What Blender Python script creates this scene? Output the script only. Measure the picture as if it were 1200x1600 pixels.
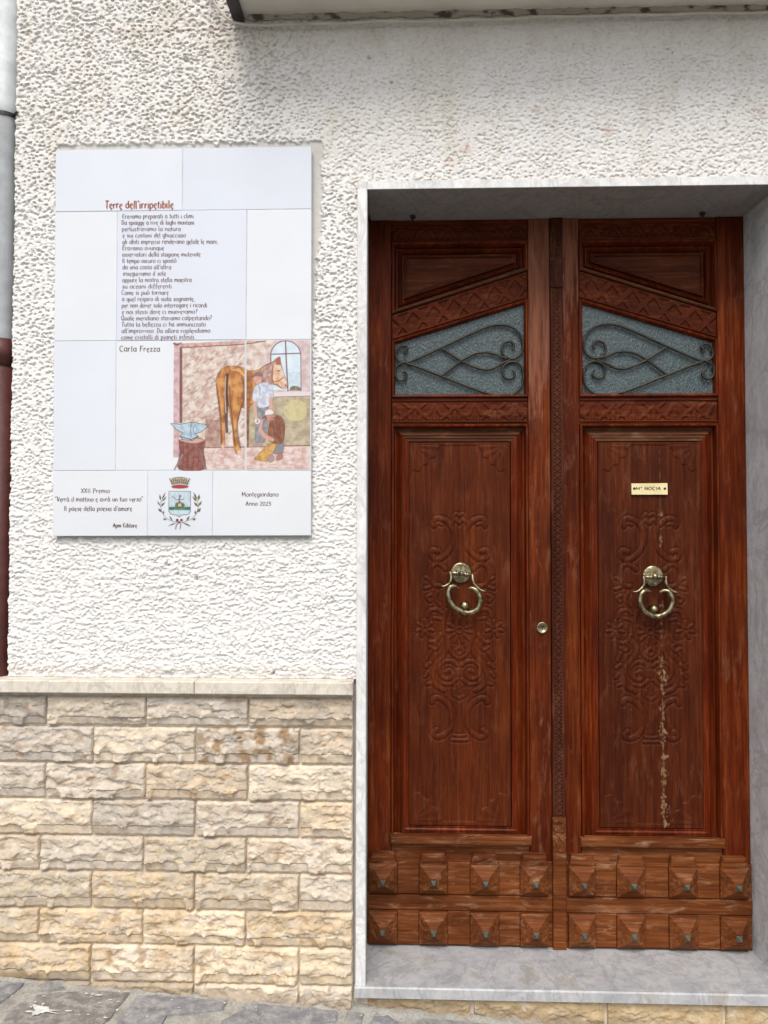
import bpy, bmesh, math, random
import numpy as np
from mathutils import Matrix, Vector

for o in list(bpy.data.objects):
    bpy.data.objects.remove(o)
scene = bpy.context.scene
COL = scene.collection
random.seed(7)

# ------------------------------------------------------------------ camera
F_PX, IW, IH = 1202.0, 1200.0, 1600.0
CAM = np.array([0.0, -2.39, 1.60])
YAW, PITCH, ROLL = math.radians(1.765), math.radians(1.587), math.radians(0.09)
fw = np.array([-math.sin(YAW) * math.cos(PITCH), math.cos(YAW) * math.cos(PITCH), math.sin(PITCH)])
rt = np.array([math.cos(YAW), math.sin(YAW), 0.0])
up = np.cross(rt, fw)
rt, up = math.cos(ROLL) * rt + math.sin(ROLL) * up, -math.sin(ROLL) * rt + math.cos(ROLL) * up
cd = bpy.data.cameras.new('camera')
cam = bpy.data.objects.new('camera', cd)
COL.objects.link(cam)
M = Matrix(((rt[0], up[0], -fw[0], CAM[0]), (rt[1], up[1], -fw[1], CAM[1]), (rt[2], up[2], -fw[2], CAM[2]), (0, 0, 0, 1)))
cam.matrix_world = M
cd.sensor_fit = 'VERTICAL'
cd.sensor_height = 36.0
cd.sensor_width = 27.0
cd.lens = F_PX / IH * 36.0
cd.clip_start = 0.05
cd.clip_end = 1000
scene.camera = cam
scene.render.resolution_x, scene.render.resolution_y = 768, 1024

# ------------------------------------------------------------------ light
SUN_EL, SUN_AZ = math.radians(53), math.radians(-5)      # azimuth: degrees to the right of straight behind the camera
sun_dir = Vector((math.sin(SUN_AZ) * math.cos(SUN_EL), -math.cos(SUN_AZ) * math.cos(SUN_EL), math.sin(SUN_EL)))
world = bpy.data.worlds.new('World')
scene.world = world
world.use_nodes = True
wn = world.node_tree
for n in list(wn.nodes):
    wn.nodes.remove(n)
sky = wn.nodes.new('ShaderNodeTexSky')
sky.sky_type = 'NISHITA'
sky.sun_disc = False
sky.sun_elevation = SUN_EL
sky.sun_rotation = math.pi - SUN_AZ
sky.air_density = 1.0
sky.dust_density = 3.0
sky.ozone_density = 1.0
hs = wn.nodes.new('ShaderNodeHueSaturation')
hs.inputs['Saturation'].default_value = 0.42
bg = wn.nodes.new('ShaderNodeBackground')
bg.inputs['Strength'].default_value = 0.125
wo = wn.nodes.new('ShaderNodeOutputWorld')
wn.links.new(sky.outputs[0], hs.inputs['Color'])
wn.links.new(hs.outputs[0], bg.inputs[0])
wn.links.new(bg.outputs[0], wo.inputs[0])
sl = bpy.data.lights.new('sun', 'SUN')
sl.energy = 1.4
sl.angle = math.radians(28)
sl.color = (1.0, 0.95, 0.88)
so = bpy.data.objects.new('sun', sl)
COL.objects.link(so)
so.location = (2, -4, 6)
so.rotation_euler = sun_dir.to_track_quat('Z', 'Y').to_euler()
vs = scene.view_settings
vs.view_transform = 'Standard'
vs.look = 'None'
vs.gamma = 1.0
vs.use_curve_mapping = False
vs.exposure = 0.60

# ------------------------------------------------------------------ pixel -> point on a vertical plane y = Y
def W(px, py, Y=0.0):
    px = np.asarray(px, float); py = np.asarray(py, float)
    a = (px - IW / 2) / F_PX; b = -(py - IH / 2) / F_PX
    dx = rt[0] * a + up[0] * b + fw[0]
    dy = rt[1] * a + up[1] * b + fw[1]
    dz = rt[2] * a + up[2] * b + fw[2]
    t = (Y - CAM[1]) / dy
    return CAM[0] + dx * t, CAM[2] + dz * t
def WX(px, Y=0.0, py=833): return float(W(px, py, Y)[0])
def WZ(py, px=300, Y=0.0): return float(W(px, py, Y)[1])
def WG(px, py):                                   # pixel -> point on the sloping ground
    a = (px - IW / 2) / F_PX; b = -(py - IH / 2) / F_PX
    d = rt * a + up * b + fw
    t = (GZ0 + GS * CAM[0] - CAM[2]) / (d[2] - GS * d[0])
    return CAM[0] + d[0] * t, CAM[1] + d[1] * t

# ------------------------------------------------------------------ noise (numpy)
_rng = np.random.RandomState(11)
_perm = np.concatenate([_rng.permutation(512)] * 3)
def _h(ix, iy, s): return _perm[(_perm[(ix + 37 * s) & 511] + iy) & 511]
def perlin(x, y, s=0):
    x = np.asarray(x, float); y = np.asarray(y, float)
    ix = np.floor(x).astype(np.int64); iy = np.floor(y).astype(np.int64)
    fx = x - ix; fy = y - iy
    u = fx * fx * fx * (fx * (fx * 6 - 15) + 10); v = fy * fy * fy * (fy * (fy * 6 - 15) + 10)
    def g(jx, jy, ax, ay):
        a = _h(jx, jy, s) * (2 * math.pi / 512)
        return np.cos(a) * ax + np.sin(a) * ay
    n00 = g(ix, iy, fx, fy); n10 = g(ix + 1, iy, fx - 1, fy)
    n01 = g(ix, iy + 1, fx, fy - 1); n11 = g(ix + 1, iy + 1, fx - 1, fy - 1)
    return 1.45 * ((n00 * (1 - u) + n10 * u) * (1 - v) + (n01 * (1 - u) + n11 * u) * v)
def fbm(x, y, o=4, s=0):
    r = 0; a = 0.55
    for k in range(o):
        r = r + a * perlin(x * 2 ** k, y * 2 ** k, s + k * 5); a *= 0.5
    return r
def worley(x, y, s=0):
    ix = np.floor(x).astype(np.int64); iy = np.floor(y).astype(np.int64)
    f1 = np.full(np.shape(x), 9.0); f2 = f1.copy(); idx = np.zeros(np.shape(x), np.int64)
    for dx in (-1, 0, 1):
        for dy in (-1, 0, 1):
            jx = ix + dx; jy = iy + dy
            cx = jx + _h(jx, jy, s) / 512.0; cy = jy + _h(jx, jy, s + 3) / 512.0
            d = np.hypot(x - cx, y - cy)
            c = d < f1
            f2 = np.where(c, f1, np.minimum(f2, d)); idx = np.where(c, _h(jx, jy, s + 7), idx); f1 = np.where(c, d, f1)
    return f1, f2, idx
def sstep(a, b, x):
    t = np.clip((x - a) / (b - a), 0, 1)
    return t * t * (3 - 2 * t)
def lin(c):
    c = np.asarray(c, float) / 255.0
    return np.where(c <= 0.04045, c / 12.92, ((c + 0.055) / 1.055) ** 2.4)

# ------------------------------------------------------------------ objects
def add(name, me, mat, parent=None, smooth=False):
    me.name = name
    o = bpy.data.objects.new(name, me)
    COL.objects.link(o)
    if mat is not None:
        me.materials.append(mat)
    if parent is not None:
        o.parent = parent
        root = parent
        off = Vector((0, 0, 0))
        while root is not None:
            off += root.location; root = root.parent
        me.transform(Matrix.Translation(-off))
    if smooth:
        me.polygons.foreach_set('use_smooth', np.ones(len(me.polygons), bool))
    return o
def thing(name, label, cat, loc):
    o = bpy.data.objects.new(name, None)
    o.empty_display_size = 0.1
    COL.objects.link(o)
    o.location = loc
    o['label'] = label; o['category'] = cat
    return o
class MB:
    def __init__(s): s.v = []; s.f = []
    def ring(s, pts):
        n = len(s.v); s.v += [tuple(map(float, p)) for p in pts]; return list(range(n, n + len(pts)))
    def bridge(s, a, b, closed=True):
        n = len(a)
        for i in range(n if closed else n - 1):
            j = (i + 1) % n
            s.f.append((a[i], a[j], b[j], b[i]))
    def box(s, x0, x1, y0, y1, z0, z1, ch=0.0):
        s.board([(x0, z0), (x1, z0), (x1, z1), (x0, z1)], y0, y1, ch)
    def board(s, poly, yf, yb, ch=0.0):
        s.nest(poly, [(0, yb), (0, yf + ch), (ch, yf)] if ch else [(0, yb), (0, yf)], back=True)
    def nest(s, poly, prof, cap=True, back=False):
        prev = None
        for k, (d, y) in enumerate(prof):
            p = inset(poly, d) if abs(d) > 1e-9 else poly
            r = s.ring([(q[0], y, q[1]) for q in p])
            if prev is not None: s.bridge(prev, r)
            elif back: s.f.append(tuple(reversed(r)))
            prev = r
        if cap: s.f.append(tuple(prev))
    def tube(s, pts, r, n=8, cap=True, ry=None):
        P = [np.array(p, float) for p in pts]
        rr = r if hasattr(r, '__len__') else [r] * len(P)
        prev = None; upv = None
        for i, p in enumerate(P):
            t = P[min(i + 1, len(P) - 1)] - P[max(i - 1, 0)]
            t /= (np.linalg.norm(t) + 1e-12)
            if upv is None:
                upv = np.array([0, 1.0, 0]) if abs(t[1]) < 0.9 else np.array([0, 0, 1.0])
            side = np.cross(t, upv); side /= (np.linalg.norm(side) + 1e-12)
            upv = np.cross(side, t)
            q = []
            for k in range(n):
                a = 2 * math.pi * (k + 0.5) / n
                q.append(p + side * math.cos(a) * rr[i] + upv * math.sin(a) * (ry if ry else rr[i]))
            ring = s.ring(q)
            if prev is not None: s.bridge(prev, ring)
            elif cap: s.f.append(tuple(reversed(ring)))
            prev = ring
        if cap: s.f.append(tuple(prev))
    def lathe(s, c, axis, prof, n=20):              # prof: (radius, along) ; axis 'y' (towards viewer -y) or 'z'
        prev = None
        for r, a in prof:
            q = []
            for k in range(n):
                t = 2 * math.pi * k / n
                if axis == 'y': q.append((c[0] + r * math.cos(t), c[1] + a, c[2] + r * math.sin(t)))
                else: q.append((c[0] + r * math.cos(t), c[1] + r * math.sin(t), c[2] + a))
            ring = s.ring(q)
            if prev is not None: s.bridge(prev, ring)
            prev = ring
        s.f.append(tuple(prev))
    def build(s, name, mat, parent=None, smooth=False):
        me = bpy.data.meshes.new(name)
        used = sorted({i for f_ in s.f for i in f_}); rm = {a: b for b, a in enumerate(used)}
        me.from_pydata([s.v[i] for i in used], [], [tuple(rm[i] for i in f_) for f_ in s.f])
        bm = bmesh.new(); bm.from_mesh(me)
        bmesh.ops.recalc_face_normals(bm, faces=bm.faces)
        bm.to_mesh(me); bm.free()
        return add(name, me, mat, parent, smooth)
def inset(poly, d):
    n = len(poly); L = []
    for i in range(n):
        a = np.array(poly[i], float); b = np.array(poly[(i + 1) % n], float)
        e = (b - a) / np.linalg.norm(b - a); nn = np.array([-e[1], e[0]])
        L.append((a + nn * d, e))
    out = []
    for i in range(n):
        p, e = L[i - 1]; q, g = L[i]
        t = ((q[0] - p[0]) * g[1] - (q[1] - p[1]) * g[0]) / (e[0] * g[1] - e[1] * g[0])
        out.append(tuple(p + e * t))
    return out
def grid(name, X, Y, Z, mat, parent=None, keep=None, cols=None, attrs=None, smooth=True):
    nz, nx = X.shape
    idx = np.arange(nz * nx).reshape(nz, nx)
    q = np.stack([idx[:-1, :-1], idx[:-1, 1:], idx[1:, 1:], idx[1:, :-1]], -1).reshape(-1, 4)
    if keep is not None: q = q[keep.reshape(-1)]
    used = np.zeros(nz * nx, bool); used[q.reshape(-1)] = True
    remap = np.cumsum(used) - 1
    co = np.stack([X, Y, Z], -1).reshape(-1, 3)[used]; q = remap[q]
    me = bpy.data.meshes.new(name)
    me.vertices.add(len(co)); me.vertices.foreach_set('co', co.astype(np.float32).ravel())
    me.loops.add(q.size); me.loops.foreach_set('vertex_index', q.astype(np.int32).ravel())
    me.polygons.add(len(q))
    me.polygons.foreach_set('loop_start', np.arange(0, q.size, 4, dtype=np.int32))
    me.polygons.foreach_set('loop_total', np.full(len(q), 4, np.int32))
    if cols is not None:
        a = me.color_attributes.new('Col', 'FLOAT_COLOR', 'POINT')
        c4 = np.concatenate([cols.reshape(-1, 3)[used], np.ones((len(co), 1))], 1)
        a.data.foreach_set('color', c4.astype(np.float32).ravel())
    for k, v in (attrs or {}).items():
        a = me.attributes.new(k, 'FLOAT', 'POINT')
        a.data.foreach_set('value', v.reshape(-1)[used].astype(np.float32))
    me.update(); me.validate()
    return add(name, me, mat, parent, smooth)

# ------------------------------------------------------------------ materials
class NT:
    def __init__(s, name):
        s.m = bpy.data.materials.new(name); s.m.use_nodes = True
        s.t = s.m.node_tree
        s.b = s.t.nodes['Principled BSDF']
        s.geo = s.n('ShaderNodeNewGeometry')
    def n(s, t, **k):
        q = s.t.nodes.new(t)
        for a, b in k.items(): setattr(q, a, b)
        return q
    def l(s, a, b): s.t.links.new(a, b)
    def pos(s, sc=(1, 1, 1), rot=(0, 0, 0)):
        m = s.n('ShaderNodeMapping'); m.inputs['Scale'].default_value = sc; m.inputs['Rotation'].default_value = rot
        s.l(s.geo.outputs['Position'], m.inputs['Vector']); return m.outputs[0]
    def noise(s, vec, scale, detail=4, rough=0.55, dist=0.0):
        q = s.n('ShaderNodeTexNoise'); q.inputs['Scale'].default_value = scale; q.inputs['Detail'].default_value = detail
        q.inputs['Roughness'].default_value = rough; q.inputs['Distortion'].default_value = dist
        s.l(vec, q.inputs['Vector']); return q.outputs['Fac']
    def ramp(s, f, stops):
        r = s.n('ShaderNodeValToRGB'); e = r.color_ramp.elements
        while len(e) < len(stops): e.new(0.5)
        for i, (p, c) in enumerate(stops):
            e[i].position = p
            e[i].color = (c, c, c, 1) if not hasattr(c, '__len__') else (*c, 1)
        s.l(f, r.inputs[0]); return r.outputs[0]
    def mix(s, f, a, b, mode='MIX'):
        q = s.n('ShaderNodeMix', data_type='RGBA', blend_type=mode)
        for v, i in ((f, 0), (a, 6), (b, 7)):
            if hasattr(v, 'is_linked') or hasattr(v, 'links'): s.l(v, q.inputs[i])
            elif i == 0: q.inputs[0].default_value = v
            else: q.inputs[i].default_value = (*v, 1)
        return q.outputs[2]
    def math(s, op, a, b=0.0):
        q = s.n('ShaderNodeMath', operation=op)
        for v, i in ((a, 0), (b, 1)):
            if hasattr(v, 'links'): s.l(v, q.inputs[i])
            else: q.inputs[i].default_value = v
        return q.outputs[0]
    def bump(s, h, dist, strength=1.0, chain=None):
        q = s.n('ShaderNodeBump'); q.inputs['Distance'].default_value = dist; q.inputs['Strength'].default_value = strength
        s.l(h, q.inputs['Height'])
        if chain is not None: s.l(chain, q.inputs['Normal'])
        return q.outputs[0]
    def set(s, **k):
        for a, v in k.items():
            i = s.b.inputs[a.replace('_', ' ')]
            if hasattr(v, 'links'): s.l(v, i)
            elif hasattr(v, '__len__'): i.default_value = (*v, 1) if len(v) == 3 and i.type == 'RGBA' else v
            else: i.default_value = v
        return s
    def attr(s, name, out='Color'):
        a = s.n('ShaderNodeAttribute'); a.attribute_name = name; return a.outputs[out]

def wood(name, axis='z', dark=(0.036, 0.0052, 0.0014), midc=(0.120, 0.0200, 0.0042), hi=(0.240, 0.058, 0.0135),
         wear=0.35, wearcol=(0.29, 0.125, 0.065), rough=0.36, coat=0.02, flake=False, seed=0.0, k=0.98, bare=None):
    t = NT(name)
    dark, midc, hi = [(c_[0] * k, c_[1] * k * 0.92, c_[2] * k * 0.80) for c_ in (dark, midc, hi)]
    sc = {'z': (1, 1, 0.045), 'x': (0.045, 1, 1)}[axis]
    mp = t.n('ShaderNodeMapping'); mp.inputs['Scale'].default_value = sc; mp.inputs['Location'].default_value = (seed, seed * 1.7, seed * 0.3)
    t.l(t.geo.outputs['Position'], mp.inputs['Vector'])
    g = t.noise(mp.outputs[0], 130, 6, 0.62, 0.4)
    g2 = t.noise(mp.outputs[0], 26, 4, 0.6, 1.2)
    big = t.noise(t.pos((1, 1, 0.35) if axis == 'z' else (0.35, 1, 1)), 7 + seed * 0.1, 4, 0.6)
    mixg = t.math('ADD', t.math('MULTIPLY', g, 0.55), t.math('MULTIPLY', g2, 0.45))
    c = t.ramp(mixg, [(0.30, dark), (0.50, midc), (0.68, hi)])
    c = t.mix(t.ramp(big, [(0.34, 0.0), (0.66, 0.62)]), c, (0.028, 0.0052, 0.0022))
    spots = t.noise(t.pos((1, 1, 0.22) if axis == 'z' else (0.22, 1, 1)), 42, 5, 0.7, 0.6)
    wm = t.math('MULTIPLY', t.ramp(spots, [(0.52, 0.0), (0.72, 1.0)]), t.ramp(t.noise(t.pos(), 4.2 + seed, 3), [(0.40, 0.15), (0.62, 1.0)]))
    wm = t.math('MULTIPLY', wm, wear)
    c = t.mix(wm, c, wearcol)
    # light scuffed fibres
    fib = t.ramp(g, [(0.60, 0.0), (0.78, 1.0)])
    c = t.mix(t.math('MULTIPLY', fib, 0.05 + 0.22 * wear), c, wearcol)
    if bare:
        sx = t.n('ShaderNodeSeparateXYZ'); t.l(t.geo.outputs['Position'], sx.inputs[0])
        zz = t.math('ADD', sx.outputs['Z'], t.math('MULTIPLY', t.math('SUBTRACT', t.noise(t.pos((1, 1, 0.12)), 55, 5, 0.6), 0.5), 0.9))
        mr = t.n('ShaderNodeMapRange'); mr.inputs['From Min'].default_value = bare[0]; mr.inputs['From Max'].default_value = bare[1]; t.l(zz, mr.inputs['Value'])
        bm_ = t.math('MULTIPLY', mr.outputs[0], t.math('ADD', 0.35, t.math('MULTIPLY', g2, 0.9)))
        c = t.mix(t.math('MINIMUM', t.math('MULTIPLY', bm_, t.ramp(g, [(0.35, 0.35), (0.6, 1.0)])), 0.72), c, (0.25, 0.105, 0.062))
        wm = t.math('MAXIMUM', wm, t.math('MULTIPLY', bm_, 0.5))
    rg = t.math('ADD', rough, t.math('MULTIPLY', wm, 0.4))
    rg = t.math('ADD', rg, t.math('MULTIPLY', big, 0.16))
    if flake:
        fl = t.attr('flake', 'Fac')
        c = t.mix(t.math('MULTIPLY', fl, 0.55), c, (0.38, 0.25, 0.13))
        rg = t.math('ADD', rg, t.math('MULTIPLY', fl, 0.3))
    nb = t.bump(mixg, 0.0011, 0.55)
    t.set(Base_Color=c, Roughness=rg, Normal=nb, Coat_Weight=coat, Coat_Roughness=0.28)
    t.b.inputs['Specular IOR Level'].default_value = 0.07
    return t.m

def plain(name, col, rough=0.5, metal=0.0, var=0.15, vscale=12, bump=0.0, bscale=80, spec=0.5):
    t = NT(name)
    n = t.noise(t.pos(), vscale, 5, 0.6)
    d = tuple(x * (1 - var) for x in col); h = tuple(min(1, x * (1 + var)) for x in col)
    t.set(Base_Color=t.ramp(n, [(0.3, d), (0.7, h)]), Roughness=rough, Metallic=metal)
    t.b.inputs['Specular IOR Level'].default_value = spec
    if bump: t.set(Normal=t.bump(t.noise(t.pos(), bscale, 5, 0.6), bump))
    return t.m

def vcol(name, rough=0.7, bump=0.0, bscale=150, spec=0.35, var=0.0, detail=5):
    t = NT(name)
    c = t.attr('Col')
    if var:
        n = t.noise(t.pos(), 60, 5, 0.65)
        c = t.mix(1.0, c, t.ramp(n, [(0.3, 1 - var), (0.7, 1.0)]), 'MULTIPLY')
    t.set(Base_Color=c, Roughness=rough)
    t.b.inputs['Specular IOR Level'].default_value = spec
    if bump: t.set(Normal=t.bump(t.noise(t.pos(), bscale, detail, 0.65), bump))
    return t.m

def marble(name, col, vein, rough=0.35, dirt=0.25):
    t = NT(name)
    n = t.noise(t.pos((1, 1, 0.5)), 9, 8, 0.7, 0.5)
    c = t.ramp(n, [(0.30, tuple(x * 0.82 for x in col)), (0.47, col), (0.53, vein), (0.60, col), (0.8, tuple(min(1, x * 1.12) for x in col))])
    f = t.noise(t.pos(), 48, 6, 0.7)
    c = t.mix(t.ramp(f, [(0.45, 0.0), (0.75, 0.6)]), c, tuple(x * 0.66 for x in col))
    vn = t.noise(t.pos((1.6, 1, 0.9), (0, 0.5, 0)), 4.5, 7, 0.62, 0.8)
    c = t.mix(t.ramp(vn, [(0.475, 0.0), (0.497, 0.55), (0.503, 0.55), (0.525, 0.0)]), c, tuple(x * 0.60 for x in col))
    sc_ = t.noise(t.pos((1, 1, 0.25)), 22, 5, 0.7)
    c = t.mix(t.ramp(sc_, [(0.58, 0.0), (0.72, 0.55)]), c, tuple(x * 0.62 for x in col))
    d = t.noise(t.pos((1, 1, 0.6)), 9, 6, 0.7, 0.5)
    c = t.mix(t.math('MULTIPLY', t.ramp(d, [(0.55, 0.0), (0.75, 1.0)]), dirt), c, (0.30, 0.24, 0.17))
    t.set(Base_Color=c, Roughness=t.math('ADD', rough, t.math('MULTIPLY', f, 0.25)), Normal=t.bump(f, 0.0007))
    return t.m

M_wv = wood('wood_upright', 'z', seed=0.0)
M_wv2 = wood('wood_upright_worn', 'z', wear=0.62, seed=3.1, hi=(0.25, 0.070, 0.024))
M_bare = wood('wood_upright_bare', 'z', wear=0.6, seed=3.7, bare=(2.03, 2.18))
M_wdk = wood('wood_upright_dark', 'z', wear=0.45, seed=7.7, k=0.70, bare=(2.32, 2.50))
M_dust = wood('wood_dusty', 'x', seed=9.3, wear=0.8, rough=0.6, dark=(0.055, 0.020, 0.010), midc=(0.125, 0.052, 0.027), hi=(0.20, 0.100, 0.056), wearcol=(0.28, 0.17, 0.11))
M_dust2 = wood('wood_dusty_dark', 'x', seed=9.9, wear=0.5, rough=0.6, k=0.80, dark=(0.050, 0.0125, 0.005), midc=(0.115, 0.032, 0.013), hi=(0.18, 0.060, 0.028), wearcol=(0.24, 0.12, 0.07))
M_wh = wood('wood_level', 'x', seed=1.3)
M_wp = wood('wood_panel', 'z', seed=5.2, wear=0.22, k=0.88, dark=(0.038, 0.0075, 0.0024), midc=(0.105, 0.0215, 0.0058), hi=(0.185, 0.046, 0.0125), rough=0.38)
M_wpf = wood('wood_panel_split', 'z', seed=8.4, wear=0.25, k=0.88, dark=(0.032, 0.0068, 0.0026), midc=(0.084, 0.0180, 0.0056), hi=(0.150, 0.038, 0.0115), rough=0.4, flake=True)
M_carv = wood('wood_carved', 'x', seed=2.2, wear=0.4, rough=0.45, dark=(0.036, 0.0065, 0.0022), midc=(0.100, 0.0190, 0.0052), hi=(0.18, 0.044, 0.013))
M_carvz = wood('wood_carved_strip', 'z', seed=2.9, wear=0.4, rough=0.5, dark=(0.030, 0.009, 0.005), midc=(0.072, 0.022, 0.012), hi=(0.13, 0.045, 0.026))
M_wb = wood('wood_weathered', 'x', seed=4.4, wear=0.8, dark=(0.075, 0.019, 0.006), midc=(0.19, 0.060, 0.0185), hi=(0.33, 0.135, 0.052), wearcol=(0.38, 0.21, 0.12), rough=0.5, coat=0.0, k=0.82)
M_mould = wood('wood_moulding', 'z', seed=6.1, wear=0.25, rough=0.28, coat=0.05, midc=(0.118, 0.0165, 0.0034))
def brass_mat():
    t = NT('aged_brass')
    n = t.noise(t.pos(), 70, 5, 0.65)
    t.set(Base_Color=t.ramp(n, [(0.34, (0.07, 0.058, 0.034)), (0.50, (0.27, 0.225, 0.13)), (0.66, (0.46, 0.40, 0.27))]), Metallic=1.0, Roughness=t.math('ADD', 0.22, t.math('MULTIPLY', n, 0.3)), Normal=t.bump(n, 0.0008))
    return t.m
M_brass = brass_mat()
M_brassb = plain('polished_brass', (0.86, 0.74, 0.40), 0.45, 0.7, 0.12, 30)
M_bronze = plain('green_bronze', (0.12, 0.13, 0.10), 0.5, 0.6, 0.35, 60, 0.0006, 200)
M_iron = plain('gilded_iron', (0.035, 0.028, 0.018), 0.45, 0.4, 0.5, 60)
M_dark = plain('dark_steel', (0.02, 0.017, 0.015), 0.5, 0.0, 0.3)
M_marw = marble('marble_pale', (0.76, 0.755, 0.74), (0.66, 0.66, 0.66), 0.42, 0.25)
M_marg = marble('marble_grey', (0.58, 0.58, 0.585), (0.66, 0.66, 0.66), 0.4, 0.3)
M_mard = marble('marble_soffit_dark', (0.33, 0.305, 0.28), (0.27, 0.25, 0.23), 0.6, 0.5)  # lintel body and underside: darker, browner marble than its front edge
M_thr = marble('marble_threshold', (0.41, 0.415, 0.425), (0.47, 0.47, 0.475), 0.4, 0.9)
M_ledge = marble('limestone_ledge', (0.68, 0.62, 0.53), (0.60, 0.55, 0.46), 0.6, 0.6)
M_mortar = plain('mortar', (0.58, 0.51, 0.41), 0.9, 0, 0.25, 25, 0.002, 200, 0.2)
M_stone = vcol('limestone', 0.75, 0.0016, 170, 0.3, 0.22)
M_stucco = vcol('roughcast', 0.88, 0.0016, 260, 0.2, 0.08)
M_core = plain('render_core', (0.6, 0.58, 0.54), 0.9)
M_soffit = plain('soffit_paint', (0.66, 0.62, 0.54), 0.8, 0, 0.12, 5, 0.001, 120, 0.2)
M_cable = plain('cable_sheath', (0.55, 0.50, 0.42), 0.55)
M_pipe = plain('galvanised_pipe', (0.50, 0.52, 0.53), 0.5, 0.0, 0.2, 14, 0.001, 60)
M_pipe2 = plain('oxide_red_pipe', (0.07, 0.014, 0.010), 0.5, 0.0, 0.35, 18, 0.001, 60)
M_black = plain('dark_interior', (0.05, 0.048, 0.045), 0.9)

# glass: pebbled
def glass_mat():
    t = NT('pebbled_glass')
    v = t.n('ShaderNodeTexVoronoi'); v.inputs['Scale'].default_value = 190
    mp = t.pos((1.0, 1, 0.62)); t.l(mp, v.inputs['Vector'])
    n = t.noise(t.pos((2.4, 1, 1.0)), 170, 4, 0.6)
    h = t.math('ADD', v.outputs['Distance'], t.math('MULTIPLY', n, 0.8))
    c = t.ramp(n, [(0.36, (0.032, 0.052, 0.055)), (0.66, (0.135, 0.180, 0.185))])
    t.set(Base_Color=c, Roughness=0.24, Transmission_Weight=0.25, Normal=t.bump(h, 0.0016, 0.9))
    t.b.inputs['IOR'].default_value = 1.5
    return t.m
M_glass = glass_mat()
def tile_mat(name, col):
    t = NT(name)
    n = t.noise(t.pos(), 6, 3, 0.5)
    d = tuple(x * 0.97 for x in col)
    t.set(Base_Color=t.ramp(n, [(0.35, d), (0.65, col)]), Roughness=0.22, Coat_Weight=0.5, Coat_Roughness=0.08, Normal=t.bump(t.noise(t.pos(), 9, 2), 0.0008))
    return t.m
M_tiles = [tile_mat('glazed_tile', c) for c in ((0.645, 0.675, 0.725), (0.61, 0.645, 0.705), (0.67, 0.69, 0.72), (0.62, 0.65, 0.72))]
M_paint = vcol('glaze_painting', 0.3, 0, 0, 0.5)
M_ink = plain('brown_ink', (0.125, 0.062, 0.055), 0.35, 0, 0.4, 300)
M_inkr = plain('red_brown_ink', (0.33, 0.10, 0.05), 0.35, 0, 0.4, 300)

# ------------------------------------------------------------------ key dimensions
YD = 0.254                                        # front of the door stiles
ZLEDGE = WZ(1064, 300, -0.045)                                 # top of the ledge
XJ0, XJ1 = WX(557.5), WX(573)                     # left marble jamb, front
ZLT, ZLB = WZ(283, 800), WZ(296, 800)             # lintel
XR0 = WX(1226)                                    # right front edge of the opening
ZTH = WZ(1546, 800, -0.018)                               # threshold top, front
XEDGE = WX(14)                                    # left end of the roughcast
ZSOF = WZ(24, 600)                                # balcony soffit
XDL, XDR = WX(575.5, YD), WX(1167, YD)
ZDT, ZDB = WZ(343, 719, YD), WZ(1476.5, 719, YD)
_a = (WX(0, 0, 1525), WZ(1525, 0)); _b = (WX(853, 0, 1600), WZ(1600, 853))
GS = (_b[1] - _a[1]) / (_b[0] - _a[0]); GZ0 = _a[1] - GS * _a[0]
def ground(x): return GZ0 + GS * x
0 and print('dims', XDL, XDR, ZDT, ZDB, ZTH, 'ground', GZ0, GS)

# ================================================================== setting: street and pavement
def street_mat():
    t = NT('worn_street')
    n = t.noise(t.pos(), 30, 6, 0.65)
    t.set(Base_Color=t.ramp(n, [(0.3, (0.10, 0.10, 0.105)), (0.7, (0.24, 0.235, 0.22))]), Roughness=0.85, Normal=t.bump(n, 0.003))
    return t.m
mb = MB()
r = mb.ring([(x, y, ground(x) - 0.03) for x, y in ((-80, -160), (80, -160), (80, 0.35), (-80, 0.35))])
mb.f.append(tuple(r))
street = mb.build('street', street_mat())
street['kind'] = 'structure'

def pav_mat():
    t = NT('cement_joint')
    n = t.noise(t.pos(), 14, 7, 0.7, 0.4); f = t.noise(t.pos(), 140, 5, 0.7)
    c = t.ramp(n, [(0.30, (0.21, 0.20, 0.18)), (0.5, (0.42, 0.405, 0.36)), (0.7, (0.54, 0.52, 0.47))])
    c = t.mix(t.ramp(f, [(0.35, 0.5), (0.6, 0.0)]), c, (0.16, 0.15, 0.14))
    t.set(Base_Color=c, Roughness=0.9, Normal=t.bump(t.math('ADD', f, n), 0.004))
    return t.m
xs = np.linspace(-1.9, 1.9, 240); ys = np.linspace(-0.9, 0.03, 80)
PX, PY = np.meshgrid(xs, ys)
PZ = ground(PX) + 0.0035 * fbm(PX / 0.06, PY / 0.06, 4, 3) + 0.012 * np.exp(-(np.maximum(-PY - 0.02, 0)) / 0.018) * (0.6 + fbm(PX / 0.05, PY / 0.05, 3, 9))
pav = grid('pavement', PX, PY, PZ, pav_mat())
pav['kind'] = 'structure'
def slate(name, col):
    t = NT(name)
    n = t.noise(t.pos((1, 1.6, 1)), 22, 7, 0.68, 0.5); f = t.noise(t.pos(), 160, 5, 0.7)
    c = t.ramp(n, [(0.28, tuple(x * 0.62 for x in col)), (0.55, col), (0.75, tuple(x * 1.5 for x in col))])
    c = t.mix(t.ramp(t.noise(t.pos(), 31, 6, 0.75), [(0.46, 0.0), (0.64, 0.8)]), c, (0.40, 0.385, 0.36))
    t.set(Base_Color=c, Roughness=0.72, Normal=t.bump(t.math('ADD', n, t.math('MULTIPLY', f, 0.4)), 0.004))
    return t.m
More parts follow.
